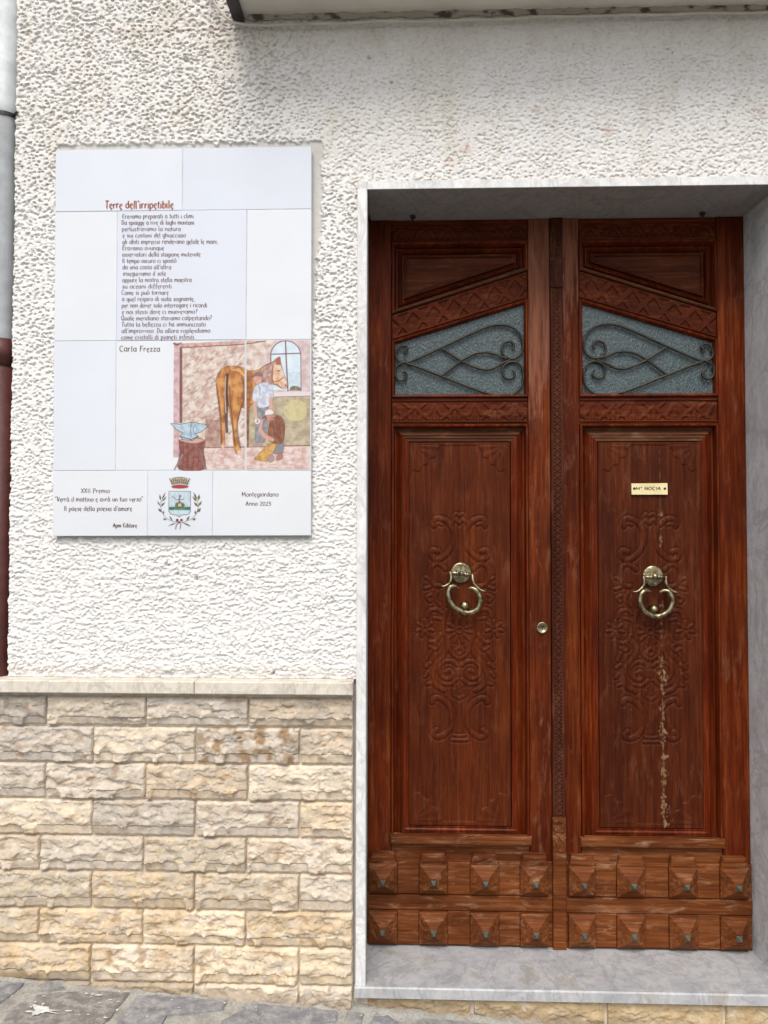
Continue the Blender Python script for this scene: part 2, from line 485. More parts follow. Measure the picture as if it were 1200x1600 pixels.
SL = [slate('slate_blue', (0.215, 0.215, 0.23)), slate('slate_brown', (0.215, 0.20, 0.185)), slate('slate_pale', (0.25, 0.245, 0.235))]
stones = [[(-30, 1533), (38, 1537), (14, 1562), (-30, 1580)], [(70, 1538), (105, 1536), (100, 1549), (66, 1550)],
          [(22, 1575), (60, 1556), (170, 1548), (205, 1553), (172, 1592), (150, 1612), (30, 1640), (-5, 1610)],
          [(184, 1598), (216, 1557), (262, 1555), (357, 1561), (350, 1580), (262, 1589), (236, 1630), (190, 1630)],
          [(345, 1598), (396, 1569), (470, 1573), (529, 1578), (526, 1595), (400, 1620), (340, 1625)],
          [(541, 1580), (570, 1584), (562, 1610), (530, 1612)], [(566, 1612), (585, 1592), (606, 1590), (640, 1612), (600, 1640)],
          [(635, 1604), (665, 1588), (720, 1594), (790, 1606), (740, 1640), (650, 1640)]]
random.seed(3)
for k, P in enumerate(stones):
    w = [WG(*p) for p in P]
    w = [(x, min(y, -0.032)) for x, y in w]
    area = sum(w[i - 1][0] * w[i][1] - w[i][0] * w[i - 1][1] for i in range(len(w)))
    if area < 0: w.reverse()
    rough_ = []
    for i in range(len(w)):
        a, b = np.array(w[i]), np.array(w[(i + 1) % len(w)])
        for t_ in (0, 0.34, 0.67):
            p = a + (b - a) * t_ + np.array([random.uniform(-1, 1), random.uniform(-1, 1)]) * 0.004
            rough_.append(p)
    c = np.mean(rough_, axis=0)
    mb = MB()
    rings = []
    for s_, dz in ((1.0, -0.02), (0.995, 0.004), (0.96, 0.0075)):
        rings.append(mb.ring([(c[0] + (p[0] - c[0]) * s_, c[1] + (p[1] - c[1]) * s_, ground(c[0] + (p[0] - c[0]) * s_) + dz) for p in rough_]))
    mb.bridge(rings[0], rings[1]); mb.bridge(rings[1], rings[2]); mb.f.append(tuple(rings[2]))
    mb.build('paving_stone', SL[(0, 2, 1, 0, 0, 2, 0, 2)[k]], pav)
# white paint splash and specks
M_splash = plain('white_splash', (0.62, 0.62, 0.60), 0.7, 0, 0.3, 60)
mb = MB()
cx_, cy_ = WG(62, 1585)
pts = []
for k in range(44):
    a = 2 * math.pi * k / 44
    rr = 0.015 + 0.006 * math.sin(3 * a + 1) + 0.012 * (random.random() ** 4) + (0.06 * random.random() if abs(math.sin(a)) < 0.16 and math.cos(a) > 0 and k % 2 else 0)
    x, y = cx_ + rr * math.cos(a) * 1.25, cy_ + rr * math.sin(a) * 1.1
    pts.append((x, y, ground(x) + 0.0125))
r = mb.ring(pts); ci = mb.ring([(cx_, cy_, ground(cx_) + 0.013)])
for i in range(44): mb.f.append((r[i], r[(i + 1) % 44], ci[0]))
for k in range(46):
    if k < 16: px_, py_ = random.uniform(30, 190), random.uniform(1555, 1598)
    else: px_, py_ = random.uniform(0, 620), random.uniform(1545, 1599)
    x, y = WG(px_, py_)
    if y > -0.03: continue
    s_ = random.uniform(0.0015, 0.0042)
    el = random.choice((1, 1, 1.4, 3)) if k < 16 else 1.1
    r = mb.ring([(x + el * s_ * math.cos(t_), y + s_ * math.sin(t_), ground(x) + 0.0125) for t_ in np.linspace(0, 5.5, 7)])
    mb.f.append(tuple(r))
sp = mb.build('paint_splash', M_splash, pav)

# ================================================================== the house front
house = thing('house_facade', 'white roughcast house front with rock-faced limestone base and marble door surround', 'house', (-0.5, 0.1, ground(-0.5)))

# --- roughcast
def seg(a, b, st): return list(np.linspace(a, b, max(2, int(round(abs(b - a) / st)) + 1))[:-1])
XL, XRR, ZT = -2.3, 2.2, 3.7
FX0, FX1 = XEDGE, 1.30
xs = np.array(seg(XL, XEDGE - 0.14, 0.0075) + seg(XEDGE - 0.14, XEDGE, 0.02) + seg(XEDGE, XJ0, 0.0028) + seg(XJ0, FX1, 0.0030) + seg(FX1, XRR, 0.0075) + [XRR])
zs = np.array(seg(0.0, ZLEDGE, 0.03) + seg(ZLEDGE, ZLT, 0.0028) + seg(ZLT, 3.34, 0.0028) + seg(3.34, ZT, 0.0075) + [ZT])
X, Z = np.meshgrid(xs, zs)
HOLES = ((138, 84, 0.007), (290, 91, 0.009), (52, 62, 0.006), (82, 113, 0.006), (577, 88, 0.005), (262, 882, 0.005), (285, 886, 0.004), (276, 896, 0.005), (306, 905, 0.004), (612, 127, 0.004), (426, 1052, 0.005))
# soft masks in the wall's own coordinates
above = sstep(WZ(330), WZ(250), Z) * sstep(WX(400), WX(520), X) * 1.0           # finer coat over the doorway
lower = sstep(WZ(600), WZ(850), Z)
wx = X + 0.006 * fbm(X / 0.03, Z / 0.03, 3, 21); wz = Z + 0.006 * fbm(X / 0.03, Z / 0.03, 3, 27)
n1 = fbm(wx / 0.025, wz / (0.019 - 0.004 * lower), 3, 1)
n2 = fbm(wx / 0.0095, wz / 0.0080, 3, 8)
n3 = fbm(X / 0.0050, Z / 0.0044, 2, 18)
f1, f2, _ = worley(wx / 0.0165, wz / 0.0135, 5)
g1, g2, _ = worley(wx / 0.0115, wz / 0.0105, 6)
dens = fbm(X / 0.13, Z / 0.11, 3, 77)
pit = sstep(0.40, 0.20, f1 + 0.26 * n2 - 0.22 * dens) * sstep(-0.30, 0.10, n1 + 0.08)
pit2 = sstep(0.30, 0.14, g1 + 0.20 * n3) * sstep(0.0, 0.25, fbm(wx / 0.05, wz / 0.05, 2, 14) + 0.08)
plate = np.clip((n1 * 0.70 + n2 * 0.50 + 0.66 - 0.12 * lower) / 0.50, 0, 1)
plate = plate * plate * (3 - 2 * plate)
A = 0.0046 * (1 - 0.35 * above)
h = A * (plate - 0.7) + (0.0016 - 0.0004 * above) * n2 + 0.0013 * n3 - (0.0060 - 0.0028 * above - 0.0016 * lower) * pit * (1 - 0.30 * lower) - (0.0035 - 0.0006 * above) * pit2
h += 0.004 * fbm(X / 0.22, Z / 0.22, 3, 31)
h += 0.0042 * lower * fbm(wx / 0.045, wz / 0.013, 2, 41)
for px_, py_, r_ in HOLES:
    x_, z_ = W(px_, py_)
    h -= 0.016 * sstep(1.2, 0.7, np.hypot(X - x_, Z - z_) / r_ + 0.3 * n2)
# cement patch round the tile panel, where the coat was cut away
ex = 0.015 * fbm(X / 0.026, Z / 0.020, 4, 51)
pl, pr, pt, pb = WX(84), WX(487), WZ(232), WZ(838)
dtop = np.maximum(np.maximum(pl - 0.004 - X, X - WX(495)), np.maximum(Z - WZ(222), WZ(300) - Z))
drt = np.maximum(np.maximum(WX(470) - X, X - (WX(501) - 0.020 * sstep(WZ(300), WZ(470), Z))), np.maximum(Z - WZ(222), WZ(500) - Z))
dbt = np.maximum(np.maximum(WX(92) - X, X - WX(480)), np.maximum(Z - WZ(800), WZ(842) - Z))
dpatch = np.minimum(np.minimum(dtop, drt), dbt) + ex
patch = sstep(0.0025, -0.0025, dpatch)
inside = (X > pl) & (X < pr) & (Z < pt) & (Z > pb)
hflat = -0.006 + 0.0009 * fbm(X / 0.03, Z / 0.03, 4, 61)
h = h * (1 - patch) + hflat * patch
h = np.where(inside, -0.006, h)
# chipped, dirty strip just above the ledge
h -= 0.006 * sstep(ZLEDGE + 0.035, ZLEDGE + 0.004, Z + 0.012 * n1) * (X < XJ0)
Yw = 0.004 - h
Zw = Z - 0.55 * np.clip(h + 0.003, 0, 0.02) * (1 - patch)
near_edge = (np.abs(X - XEDGE) < 1e-6)
Xw = X + np.where(near_edge, 0.006 * fbm(Z / 0.02, Z * 0 + 0.3, 3, 71), 0)
# colour
base = np.array([0.83, 0.81, 0.78])
C = np.ones(X.shape + (3,)) * base
def tint(mask, col):
    global C
    C = C * (1 - mask[..., None]) + np.array(col) * mask[..., None]
s1 = fbm(X / 0.25, Z / 0.35, 5, 81)
tint(sstep(WZ(420), WZ(40), Z) * (0.25 + 0.4 * sstep(-0.1, 0.4, s1)), (0.73, 0.68, 0.61))
tint(0.32 * sstep(0.05, 0.5, fbm(X / 0.10, Z / 0.22, 4, 85)) * sstep(WZ(520), WZ(200), Z), (0.62, 0.565, 0.44))
tint(0.50 * sstep(0.18, 0.42, fbm(X / 0.013, Z / 0.011, 4, 87)) * sstep(WZ(700), WZ(250), Z) * (1 - above * 0.5), (0.33, 0.29, 0.25))
tint(0.40 * sstep(0.3, 0.6, fbm(X / 0.3, Z / 0.2, 3, 88)) * lower, (0.78, 0.70, 0.56))
for (px_, py_, r_) in ((950, 203, 0.028), (868, 300, 0.022), (728, 232, 0.03), (700, 250, 0.02), (840, 172, 0.02), (1190, 175, 0.02), (1100, 250, 0.015)):
    x_, z_ = W(px_, py_)
    d = np.hypot(X - x_, Z - z_) / r_ + 0.9 * fbm(X / 0.012, Z / 0.012, 3, 91)
    tint(0.45 * sstep(0.75, 0.25, d), (0.60, 0.36, 0.27))
x0, z0 = W(125, 49); x1, z1 = W(375, 43)
d = np.abs(Z - (z0 + (X - x0) * (z1 - z0) / (x1 - x0))) + 0.004 * fbm(X / 0.02, Z / 0.02, 3, 93)
tint(0.55 * sstep(0.0035, 0.0005, d) * (X > x0) * (X < x1), (0.35, 0.18, 0.13))
tint(0.55 * sstep(ZLEDGE + 0.045, ZLEDGE, Z + 0.03 * n1) * sstep(-0.1, 0.35, fbm(X / 0.06, Z / 0.02, 4, 95)), (0.36, 0.34, 0.33))
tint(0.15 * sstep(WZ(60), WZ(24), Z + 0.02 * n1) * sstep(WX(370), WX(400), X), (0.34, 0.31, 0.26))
tint(np.clip(patch, 0, 1), (0.60, 0.585, 0.545))
keep = np.ones((len(zs) - 1, len(xs) - 1), bool)
xm = (xs[:-1] + xs[1:]) / 2; zm = (zs[:-1] + zs[1:]) / 2
keep &= ~((xm[None] > XEDGE - 0.14) & (xm[None] < XEDGE) & (zm[:, None] > ZLEDGE))
keep &= ~((xm[None] > XJ0) & (xm[None] < XR0 + 0.03) & (zm[:, None] < ZLT))
keep &= ~((zm[:, None] < ZLEDGE))
grid('roughcast', Xw, Yw, Zw, M_stucco, house, keep, C)

# --- solid wall behind, pipe chase, hallway shell
mb = MB()
mb.box(XL, XEDGE - 0.14, 0.022, 0.40, 0.0, ZT)
mb.box(XEDGE - 0.1385, XEDGE - 0.003, 0.16, 0.40, ZLEDGE - 0.02, ZT)
mb.box(XEDGE - 0.003, XJ0 + 0.002, 0.022, 0.40, 0.0, ZT)
mb.box(XJ0 + 0.0035, XR0 + 0.028, 0.022, 0.40, ZLT + 0.002, ZT)
mb.box(XR0 + 0.0295, XRR, 0.022, 0.40, -0.2, ZT)
mb.box(XEDGE - 0.1385, XEDGE - 0.0045, 0.022, 0.40, 0.0, ZLEDGE - 0.022)
mb.build('wall_core', M_core, house)
mb = MB()
mb.box(XDL - 0.1, XDR + 0.1, 0.95, 0.97, ZDB - 0.1, ZDT + 0.1)
mb.box(XDL - 0.12, XDL - 0.1, 0.34, 0.949, ZDB - 0.1, ZDT + 0.1)
mb.box(XDR + 0.1, XDR + 0.12, 0.34, 0.949, ZDB - 0.1, ZDT + 0.1)
mb.box(XDL - 0.12, XDR + 0.12, 0.34, 0.949, ZDT + 0.101, ZDT + 0.12)
mb.box(XDL - 0.12, XDR + 0.12, 0.34, 0.949, ZDB - 0.12, ZDB - 0.101)
mb.build('hallway', M_black, house)

# --- limestone ledge
xsplit = WX(312)
zb = WZ(1085.5, 300, -0.045)
for a, b in ((XL, xsplit - 0.0008), (xsplit + 0.0008, WX(553.5)), (XR0 + 0.032, XRR)):
    mb = MB(); mb.box(a, b, -0.050, 0.02, zb + 0.002, ZLEDGE - 0.001, 0.003)
    mb.build('ledge_slab', M_ledge, house)

# --- mortar bed and rock-faced blocks
XB1 = WX(553)
mb = MB(); mb.box(XL, XB1, -0.006, 0.02, ground(XL) - 0.3, zb + 0.001)
mb.build('mortar_bed', M_mortar, house)
mb = MB(); mb.box(XR0 + 0.032, XRR, -0.006, 0.02, -0.3, zb + 0.001); mb.build('mortar_bed', M_mortar, house)
YS = -0.020
rows = [(1089, 1133), (1137, 1191), (1194.5, 1248), (1251.5, 1305.5), (1309, 1361), (1364.5, 1420), (1423.5, 1475.5), (1479, 1535), (1538.5, 1590)]
oddj = [-82, 76, 231, 390]; evenj = [-8, 149.5, 308.5, 470]
def block(x0, x1, z0, z1, seed, tone, grey, rust=0.0):
    L, H = x1 - x0, z1 - z0
    nu, nv = max(12, int(L / 0.0029)), max(10, int(H / 0.0029))
    u, v = np.meshgrid(np.linspace(0, L, nu), np.linspace(0, H, nv))
    rs = np.random.RandomState(seed)
    su = u + seed * 1.37; sv = v + seed * 0.71
    e = np.minimum(np.minimum(u, L - u) * 1.0, np.minimum(v, H - v)) + 0.0016 * perlin(su / 0.012, sv / 0.012, 3)
    hh = 0.017 + 0.0055 * fbm(su / 0.07, sv / 0.05, 2, 2) + 0.0026 * (0.4 - np.abs(perlin(su / 0.034, sv / 0.10, 6)))
    f1, f2, ci = worley(su / 0.055, sv / 0.034, 4)
    hh += 0.0050 * np.cos(ci * (6 * math.pi / 512)) * (f1 - 0.4)
    hh += 0.0007 * fbm(su / 0.010, sv / 0.008, 3, 9)
    tn = (fbm(su / 0.075, sv / 0.034, 3, 52) + 0.10 * perlin(su / 0.009, sv / 0.009, 55)) * 3.2 - 2.4 * v / H * 0.5
    fl_ = np.floor(tn)
    hh += 0.0042 * (fl_ + sstep(0.80, 1.0, tn - fl_) + 0.25 * (tn - fl_) + 1.2) * 0.8
    hh = np.clip(hh, 0.007, 0.034)
    # conchoidal chips struck along the lower edge
    uu = -0.01
    while uu < L:
        r_ = rs.uniform(0.017, 0.038); c_ = uu + r_ * 0.85; top = rs.uniform(0.24, 0.48) * H * (1.2 if r_ > 0.022 else 0.85)
        uu += r_ * rs.uniform(1.25, 1.65)
        if rs.rand() < 0.22: continue
        q = 1 - ((u - c_) / r_) ** 2
        arch = top * np.sqrt(np.clip(q, 0, 1)) + 0.003 * perlin(su / 0.016, sv / 0.016, 12)
        ins = (q > 0) & (v < arch)
        t_ = np.clip(v / np.maximum(arch, 1e-4), 0, 1)
        chip = 0.0095 + (0.0095 + 0.003 * perlin(su / 0.03, sv / 0.03, 13)) * t_ ** 0.8 - 0.0050 * np.clip(q, 0, 1) * (1 - t_) * 2 * t_
        hh = np.where(ins, np.minimum(hh, chip), hh)
    # a few chips on the upper half
    for k in range(rs.randint(2, 5)):
        cu, cv, r_ = rs.uniform(0.02, L - 0.02), rs.uniform(0.45, 0.9) * H, rs.uniform(0.012, 0.03)
        d = np.hypot((u - cu) / r_, (v - cv) / (r_ * 0.6)) + 0.25 * perlin(su / 0.015, sv / 0.015, 15)
        hh -= 0.0040 * sstep(1.0, 0.75, d) * (0.4 + 0.6 * np.clip(1 - (v - cv) / r_, 0, 1.6) / 1.6)
    hh = np.maximum(hh, 0.001) * (0.35 + 0.65 * sstep(-0.0005, 0.0028, e))
    Yb = -0.007 - hh
    # outer rows pulled back into the mortar
    Yb[0, :] = Yb[-1, :] = 0.0; Yb[:, 0] = Yb[:, -1] = 0.0
    jx = 0.0016 * perlin(sv / 0.02, su * 0 + 0.5, 5); jz = 0.0014 * perlin(su / 0.02, sv * 0 + 0.5, 6) + 0.0026 * perlin(su / 0.016, sv * 0 + 0.2, 16) * sstep(0.25, 0.0, v / H)
    Xb = x0 + u + jx; Zb = z0 + v + jz - 0.25 * hh * (v > 0.3 * H)
    cl = np.ones(u.shape + (3,)) * np.array(tone)
    g = sstep(-0.25, 0.45, fbm(su / 0.05, sv / 0.03, 4, 20))
    cl = cl * (1 - 0.55 * g[..., None]) + np.array(grey) * 0.55 * g[..., None]
    w_ = sstep(0.12, 0.5, fbm(su / 0.03, sv / 0.022, 4, 24)) * 0.6
    cl = cl * (1 - w_[..., None]) + np.array((0.80, 0.74, 0.63)) * w_[..., None]
    o_ = sstep(0.20 - 0.45 * rust, 0.55 - 0.35 * rust, fbm(su / 0.045, sv / 0.03, 4, 28)) * (0.34 + rust)
    o_ = np.clip(o_, 0, 0.9)
    cl = cl * (1 - o_[..., None]) + np.array((0.36, 0.215, 0.10)) * o_[..., None]
    ck = sstep(0.045, 0.0, np.abs(perlin((su + 0.012 * fbm(su / 0.03, sv / 0.03, 2, 3)) / 0.05, sv / 0.022, 36))) * sstep(0.0, 0.3, fbm(su / 0.06, sv / 0.04, 2, 37)) * 0.75
    cl = cl * (1 - ck[..., None]) + np.array((0.25, 0.165, 0.10)) * ck[..., None]
    sp_ = sstep(0.42, 0.55, fbm(su / 0.007, sv / 0.007, 2, 33)) * 0.5
    cl = cl * (1 - sp_[..., None]) + np.array((0.27, 0.20, 0.14)) * sp_[..., None]
    bl = sstep(0.05, 0.45, fbm((Xb) / 0.16, Zb / 0.12, 4, 66)) * 0.50 * sstep(1.1, 0.3, Zb)
    cl = cl * (1 - bl[..., None]) + np.array((0.46, 0.31, 0.155)) * bl[..., None]
    gb_ = sstep(0.0, 0.4, fbm((Xb) / 0.12, Zb / 0.10, 4, 67)) * 0.5 * sstep(0.6, 1.0, Zb)
    cl = cl * (1 - gb_[..., None]) + np.array((0.40, 0.345, 0.28)) * gb_[..., None]
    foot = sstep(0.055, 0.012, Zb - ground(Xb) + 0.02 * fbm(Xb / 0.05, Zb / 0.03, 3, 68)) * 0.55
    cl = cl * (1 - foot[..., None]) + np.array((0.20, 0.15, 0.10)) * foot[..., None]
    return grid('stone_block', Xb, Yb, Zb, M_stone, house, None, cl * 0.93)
sd = 1
for ri, (ya, yb) in enumerate(rows):
    js = [p for p in (oddj if ri % 2 == 0 else evenj)]
    if ri in (4, 6): js = [p - (7 if p < 100 else 2) for p in js]
    if ri == 8: js = evenj
    edges = js + [553]
    lowf = ri / 8.0
    for a, b in zip(edges[:-1], edges[1:]):
        sd += 1
        rr_ = random.Random(sd)
        tone = np.array((0.57, 0.49, 0.40)) * (1 - lowf) + np.array((0.64, 0.50, 0.325)) * lowf
        tone = tone * (1 - 0.5 * rr_.random()) + np.array(rr_.choice([(0.64, 0.58, 0.51), (0.70, 0.59, 0.43), (0.66, 0.50, 0.31), (0.58, 0.52, 0.45)])) * 0.5
        tone = tone * rr_.uniform(0.9, 1.08)
        grey = np.array((0.54, 0.49, 0.44)) * rr_.uniform(0.9, 1.1)
        if ri == 0: tone = tone * 0.86; grey = grey * 0.85
        rust = 0.75 if (ri == 1 and 300 < a < 320) else (0.30 if rr_.random() < 0.4 else 0.06)
        z1 = WZ(ya - 1.1, 300, YS); z0 = WZ(yb + 1.0, 300, YS)
        bo = block(WX(a + 0.9, YS), WX(b - 0.9, YS) if b < 553 else WX(552.5, YS), z0, z1, sd * 13 % 997, tone, grey, rust)
        # the same courses carry on beyond the pipe and on the other side of the doorway
        span = WX(553, YS) - WX(edges[0], YS)
        for dx in ((-span, XR0 + 0.034 - WX(edges[0], YS))):
            c_ = bo.copy(); COL.objects.link(c_); c_.location.x += dx

# --- marble door surround
mb = MB(); mb.board([(XJ0, ZTH - 0.034), (XJ1, ZTH - 0.034), (XJ1, ZLT - 0.0005), (XJ0, ZLT - 0.0005)], -0.014, 0.0215, 0.002)
mb.board([(XDL - 0.055, ZTH - 0.03), (XDL - 0.0015, ZTH - 0.03), (XDL - 0.0015, ZLB), (XDL - 0.055, ZLB)], 0.0225, 0.33)
mb.build('marble_jamb', M_marw, house)
# right reveal is splayed
zt_, zb_ = ZLT, ZTH - 0.036
mb = MB()
pf = [(XR0, -0.014), (XR0 + 0.03, -0.014), (XR0 + 0.03, 0.33), (XDR + 0.0015, 0.33), (XDR + 0.0015, YD + 0.02)]
lo = mb.ring([(x, y, zb_) for x, y in pf]); hi = mb.ring([(x, y, zt_ - 0.0008) for x, y in pf])
mb.bridge(lo, hi); mb.f.append(tuple(hi)); mb.f.append(tuple(reversed(lo)))
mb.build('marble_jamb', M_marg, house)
# lintel: front edge and soffit, dropping slightly to the door
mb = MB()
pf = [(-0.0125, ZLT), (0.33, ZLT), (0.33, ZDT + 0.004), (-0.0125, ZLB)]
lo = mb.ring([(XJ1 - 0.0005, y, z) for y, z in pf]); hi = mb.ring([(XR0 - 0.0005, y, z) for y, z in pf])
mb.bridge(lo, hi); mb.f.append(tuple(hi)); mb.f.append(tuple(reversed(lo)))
lint = mb.build('marble_lintel', M_mard, house)
mb = MB(); mb.box(XJ1 - 0.0005, XR0 - 0.0005, -0.0145, -0.0128, ZLB - 0.0005, ZLT - 0.0006, 0.001)
mb.build('lintel_edge', M_marw, lint)
for hx in (645, 1098):
    x_, z_ = W(hx, 333, 0.21)
    x_ = float(x_); z_ = ZLB + (ZDT - ZLB) * 0.21 / 0.33
    mb = MB()
    mb.tube([(x_, 0.215, z_ + 0.01), (x_, 0.213, z_ - 0.012), (x_ - 0.002, 0.208, z_ - 0.022), (x_ - 0.006, 0.20, z_ - 0.026), (x_ - 0.004, 0.193, z_ - 0.020)], 0.0025, 8)
    mb.lathe((x_, 0.213, z_ - 0.004), 'z', [(0.003, -0.003), (0.009, -0.002), (0.010, 0.003), (0.009, 0.006)], 12)
    mb.build('hook', M_dark, lint)
# threshold slab
ztb = WZ(1476.5, 719, YD)
mb = MB()
pf = [(-0.022, ZTH - 0.032), (0.33, ZTH - 0.032), (0.33, ztb - 0.001), (YD, ztb - 0.001), (-0.018, ZTH), (-0.022, ZTH - 0.004)]
xa = XJ0 - 0.002
lo = mb.ring([(xa, y, z) for y, z in pf]); hi = mb.ring([(XR0 + 0.05, y, z) for y, z in pf])
for i in range(len(pf)): mb.f.append((lo[i], lo[(i + 1) % 6], hi[(i + 1) % 6], hi[i]))
mb.f.append(tuple(hi)); mb.f.append(tuple(reversed(lo)))
mb.build('threshold', M_thr, house)
# stone course under the threshold
mb = MB(); mb.box(XB1 + 0.001, XR0 + 0.2, 0.010, 0.33, -0.4, ZTH - 0.034)
mb.build('step_bed', M_mortar, house)
for k, (a, b) in enumerate(((574, 736), (740, 945), (949, 1130), (1134, 1260))):
    block(WX(a, 0, 1580), WX(b, 0, 1580), WZ(1660, 850), ZTH - 0.038, 400 + k * 31, np.array((0.60, 0.45, 0.26)), np.array((0.54, 0.43, 0.29)), 0.15).location.y += 0.022

# --- balcony slab
mb = MB(); mb.box(WX(371, 0, 24), XRR, -0.28, 0.0215, ZSOF + 0.001, ZSOF + 0.16, 0.004)
bal = mb.build('balcony_slab', M_soffit, house)
mb = MB(); mb.box(WX(367, 0, 24), WX(382, 0, 24), -0.282, 0.003, ZSOF - 0.014, ZSOF + 0.0005, 0.002)
mb.box(WX(367, 0, 24) - 0.004, WX(367, 0, 24) - 0.0005, -0.282, 0.003, ZSOF - 0.014, ZSOF + 0.165)
mb.build('edge_strip', M_dark, bal)
xs_ = np.linspace(WX(384), XRR, 420); zs_ = np.linspace(0, 1, 7)
GX, GT = np.meshgrid(xs_, zs_)
rr_ = 0.010 + 0.012 * np.clip(fbm(GX / 0.06, GT * 0.3, 4, 44) + 0.25, 0, 1)
GY = 0.0 - rr_ * np.cos(GT * math.pi / 2) - 0.003; GZ_ = ZSOF + 0.003 - rr_ * np.sin(GT * math.pi / 2)
gc = np.ones(GX.shape + (3,)) * np.array((0.42, 0.38, 0.31)); dk = sstep(0.1, 0.3, fbm(GX / 0.045, GT * 0.8, 4, 46))[..., None]
grid('mortar_seam', GX, GY, GZ_, M_stucco, bal, None, gc * (1 - dk) + np.array((0.10, 0.085, 0.07)) * dk)

# ================================================================== cable and downpipe
cab = [(322, -30), (333, 0), (344, 18), (357, 31), (372, 37), (400, 39), (450, 39), (520, 37), (600, 34), (700, 33), (790, 30), (850, 27), (960, 25), (1080, 22), (1200, 20), (1330, 16)]
def smooth_path(P, n=6):
    P = [np.array(p, float) for p in P]; out = []
    for i in range(len(P) - 1):
        p0, p1, p2, p3 = P[max(i - 1, 0)], P[i], P[i + 1], P[min(i + 2, len(P) - 1)]
        for k in range(n):
            t = k / n
            out.append(0.5 * ((2 * p1) + (-p0 + p2) * t + (2 * p0 - 5 * p1 + 4 * p2 - p3) * t * t + (-p0 + 3 * p1 - 3 * p2 + p3) * t ** 3))
    out.append(P[-1]); return out
mb = MB()
pp = []
for p in smooth_path(cab, 5):
    x_, z_ = W(p[0], p[1], -0.018); pp.append((float(x_), -0.020 + 0.002 * math.sin(p[0] * 0.05), float(z_)))
mb.tube(pp, 0.0042, 8)
cab_o = mb.build('cable', M_cable, None, True)
cab_o['label'] = 'thin beige cable running along the wall just under the balcony'; cab_o['category'] = 'cable'

XP = XEDGE - 0.058; YP = 0.045
pipe = thing('downpipe', 'grey rainwater downpipe with dark red lower length in a slot beside roughcast', 'downpipe', (XP, YP, ZLEDGE))
z_j = WZ(527, 5); z_s = WZ(572, 5); z_c = WZ(175, 5)
mb = MB(); mb.lathe((XP, YP, 0), 'z', [(0.048, z_j - 0.03), (0.048, z_j), (0.050, z_j + 0.004), (0.050, z_c - 0.012), (0.052, z_c - 0.008), (0.052, z_c + 0.055), (0.0495, z_c + 0.06), (0.0495, ZT)], 28)
mb.build('pipe_length', M_pipe, pipe, True)
mb = MB(); mb.lathe((XP, YP, 0), 'z', [(0.054, ZLEDGE - 0.01), (0.054, z_s - 0.002), (0.048, z_s), (0.048, z_s + 0.008), (0.056, z_s + 0.010), (0.056, z_j - 0.002), (0.047, z_j)], 28)
o = mb.build('pipe_socket', M_pipe2, pipe, True); o['label'] = 'dark red lower pipe length'
mb = MB(); mb.lathe((XP, YP, z_c), 'z', [(0.0505, -0.010), (0.0545, -0.009), (0.0545, 0.003), (0.0505, 0.004)], 28)
mb.tube([(XP + 0.045, YP - 0.035, z_c - 0.004), (XP + 0.058, YP - 0.045, z_c - 0.006), (XP + 0.066, YP - 0.046, z_c - 0.001)], 0.004, 8)
mb.build('clip', M_dark, pipe)

#PART2
# ================================================================== ceramic tile panel
YT = -0.016                                        # glazed face
panel = thing('tile_panel', 'glazed white tile panel with painted poem, blacksmith horse scene and town crest', 'tile panel', (WX(285), YT, WZ(838)))
def lerp(a, b, t): return a + (b - a) * t
# outline corners in pixels, used as a bilinear frame so that the rows run as they do on the wall
TLc, TRc, BRc, BLc = (87, 235), (487, 228), (486.5, 837), (82, 838)
def line_y(yl, yr): return lambda x: yl + (yr - yl) * (x - 85) / 401.0
H0, H1, H2, H3, H4 = line_y(235, 228), line_y(331, 326.5), line_y(533, 530.5), line_y(735.5, 734.5), line_y(838, 837)
tiles_px = [(H0, H1, 86.5, 285.5, 86, 285), (H0, H1, 285.5, 487, 285, 487),
            (H1, H2, 86, 183.5, 84, 182), (H1, H2, 183.5, 386, 182, 384.5), (H1, H2, 386, 487, 384.5, 486.7),
            (H2, H3, 84, 181.5, 82.5, 180.5), (H2, H3, 181.5, 384, 180.5, 383.5), (H2, H3, 384, 486.7, 383.5, 486.5),
            (H3, H4, 82.5, 231, 82, 230), (H3, H4, 231, 332.5, 230, 332), (H3, H4, 332.5, 486.5, 332, 486.3)]
tmat = (0, 1, 2, 3, 2, 0, 2, 2, 2, 0, 2)
T = []
g_ = 0.32
for k, (ha, hb, xa_, xb_, xc_, xd_) in enumerate(tiles_px):
    q = [(xc_ + g_, hb(xc_) - g_), (xd_ - g_, hb(xd_) - g_), (xb_ - g_, ha(xb_) + g_), (xa_ + g_, ha(xa_) + g_)]
    dy = (0, 0.0006, 0.0002, -0.0004, 0.0003, 0, 0.0004, -0.0002, 0.0003, -0.0003, 0.0002)[k]
    poly = [tuple(map(float, W(x_, y_, YT))) for x_, y_ in q]
    mb = MB(); mb.board(poly, YT + dy, -0.003, 0.0012)
    o = mb.build('tile', M_tiles[tmat[k]], panel); T.append((o, YT + dy))
M_grout = plain('tile_adhesive', (0.56, 0.58, 0.62), 0.8)
mb = MB(); mb.board([tuple(map(float, W(x_, y_, YT))) for x_, y_ in ((83.5, 836.5), (485, 835.5), (485.5, 229.5), (88, 236.5))], -0.0143, 0.0105)
mb.build('adhesive_bed', M_grout, panel)

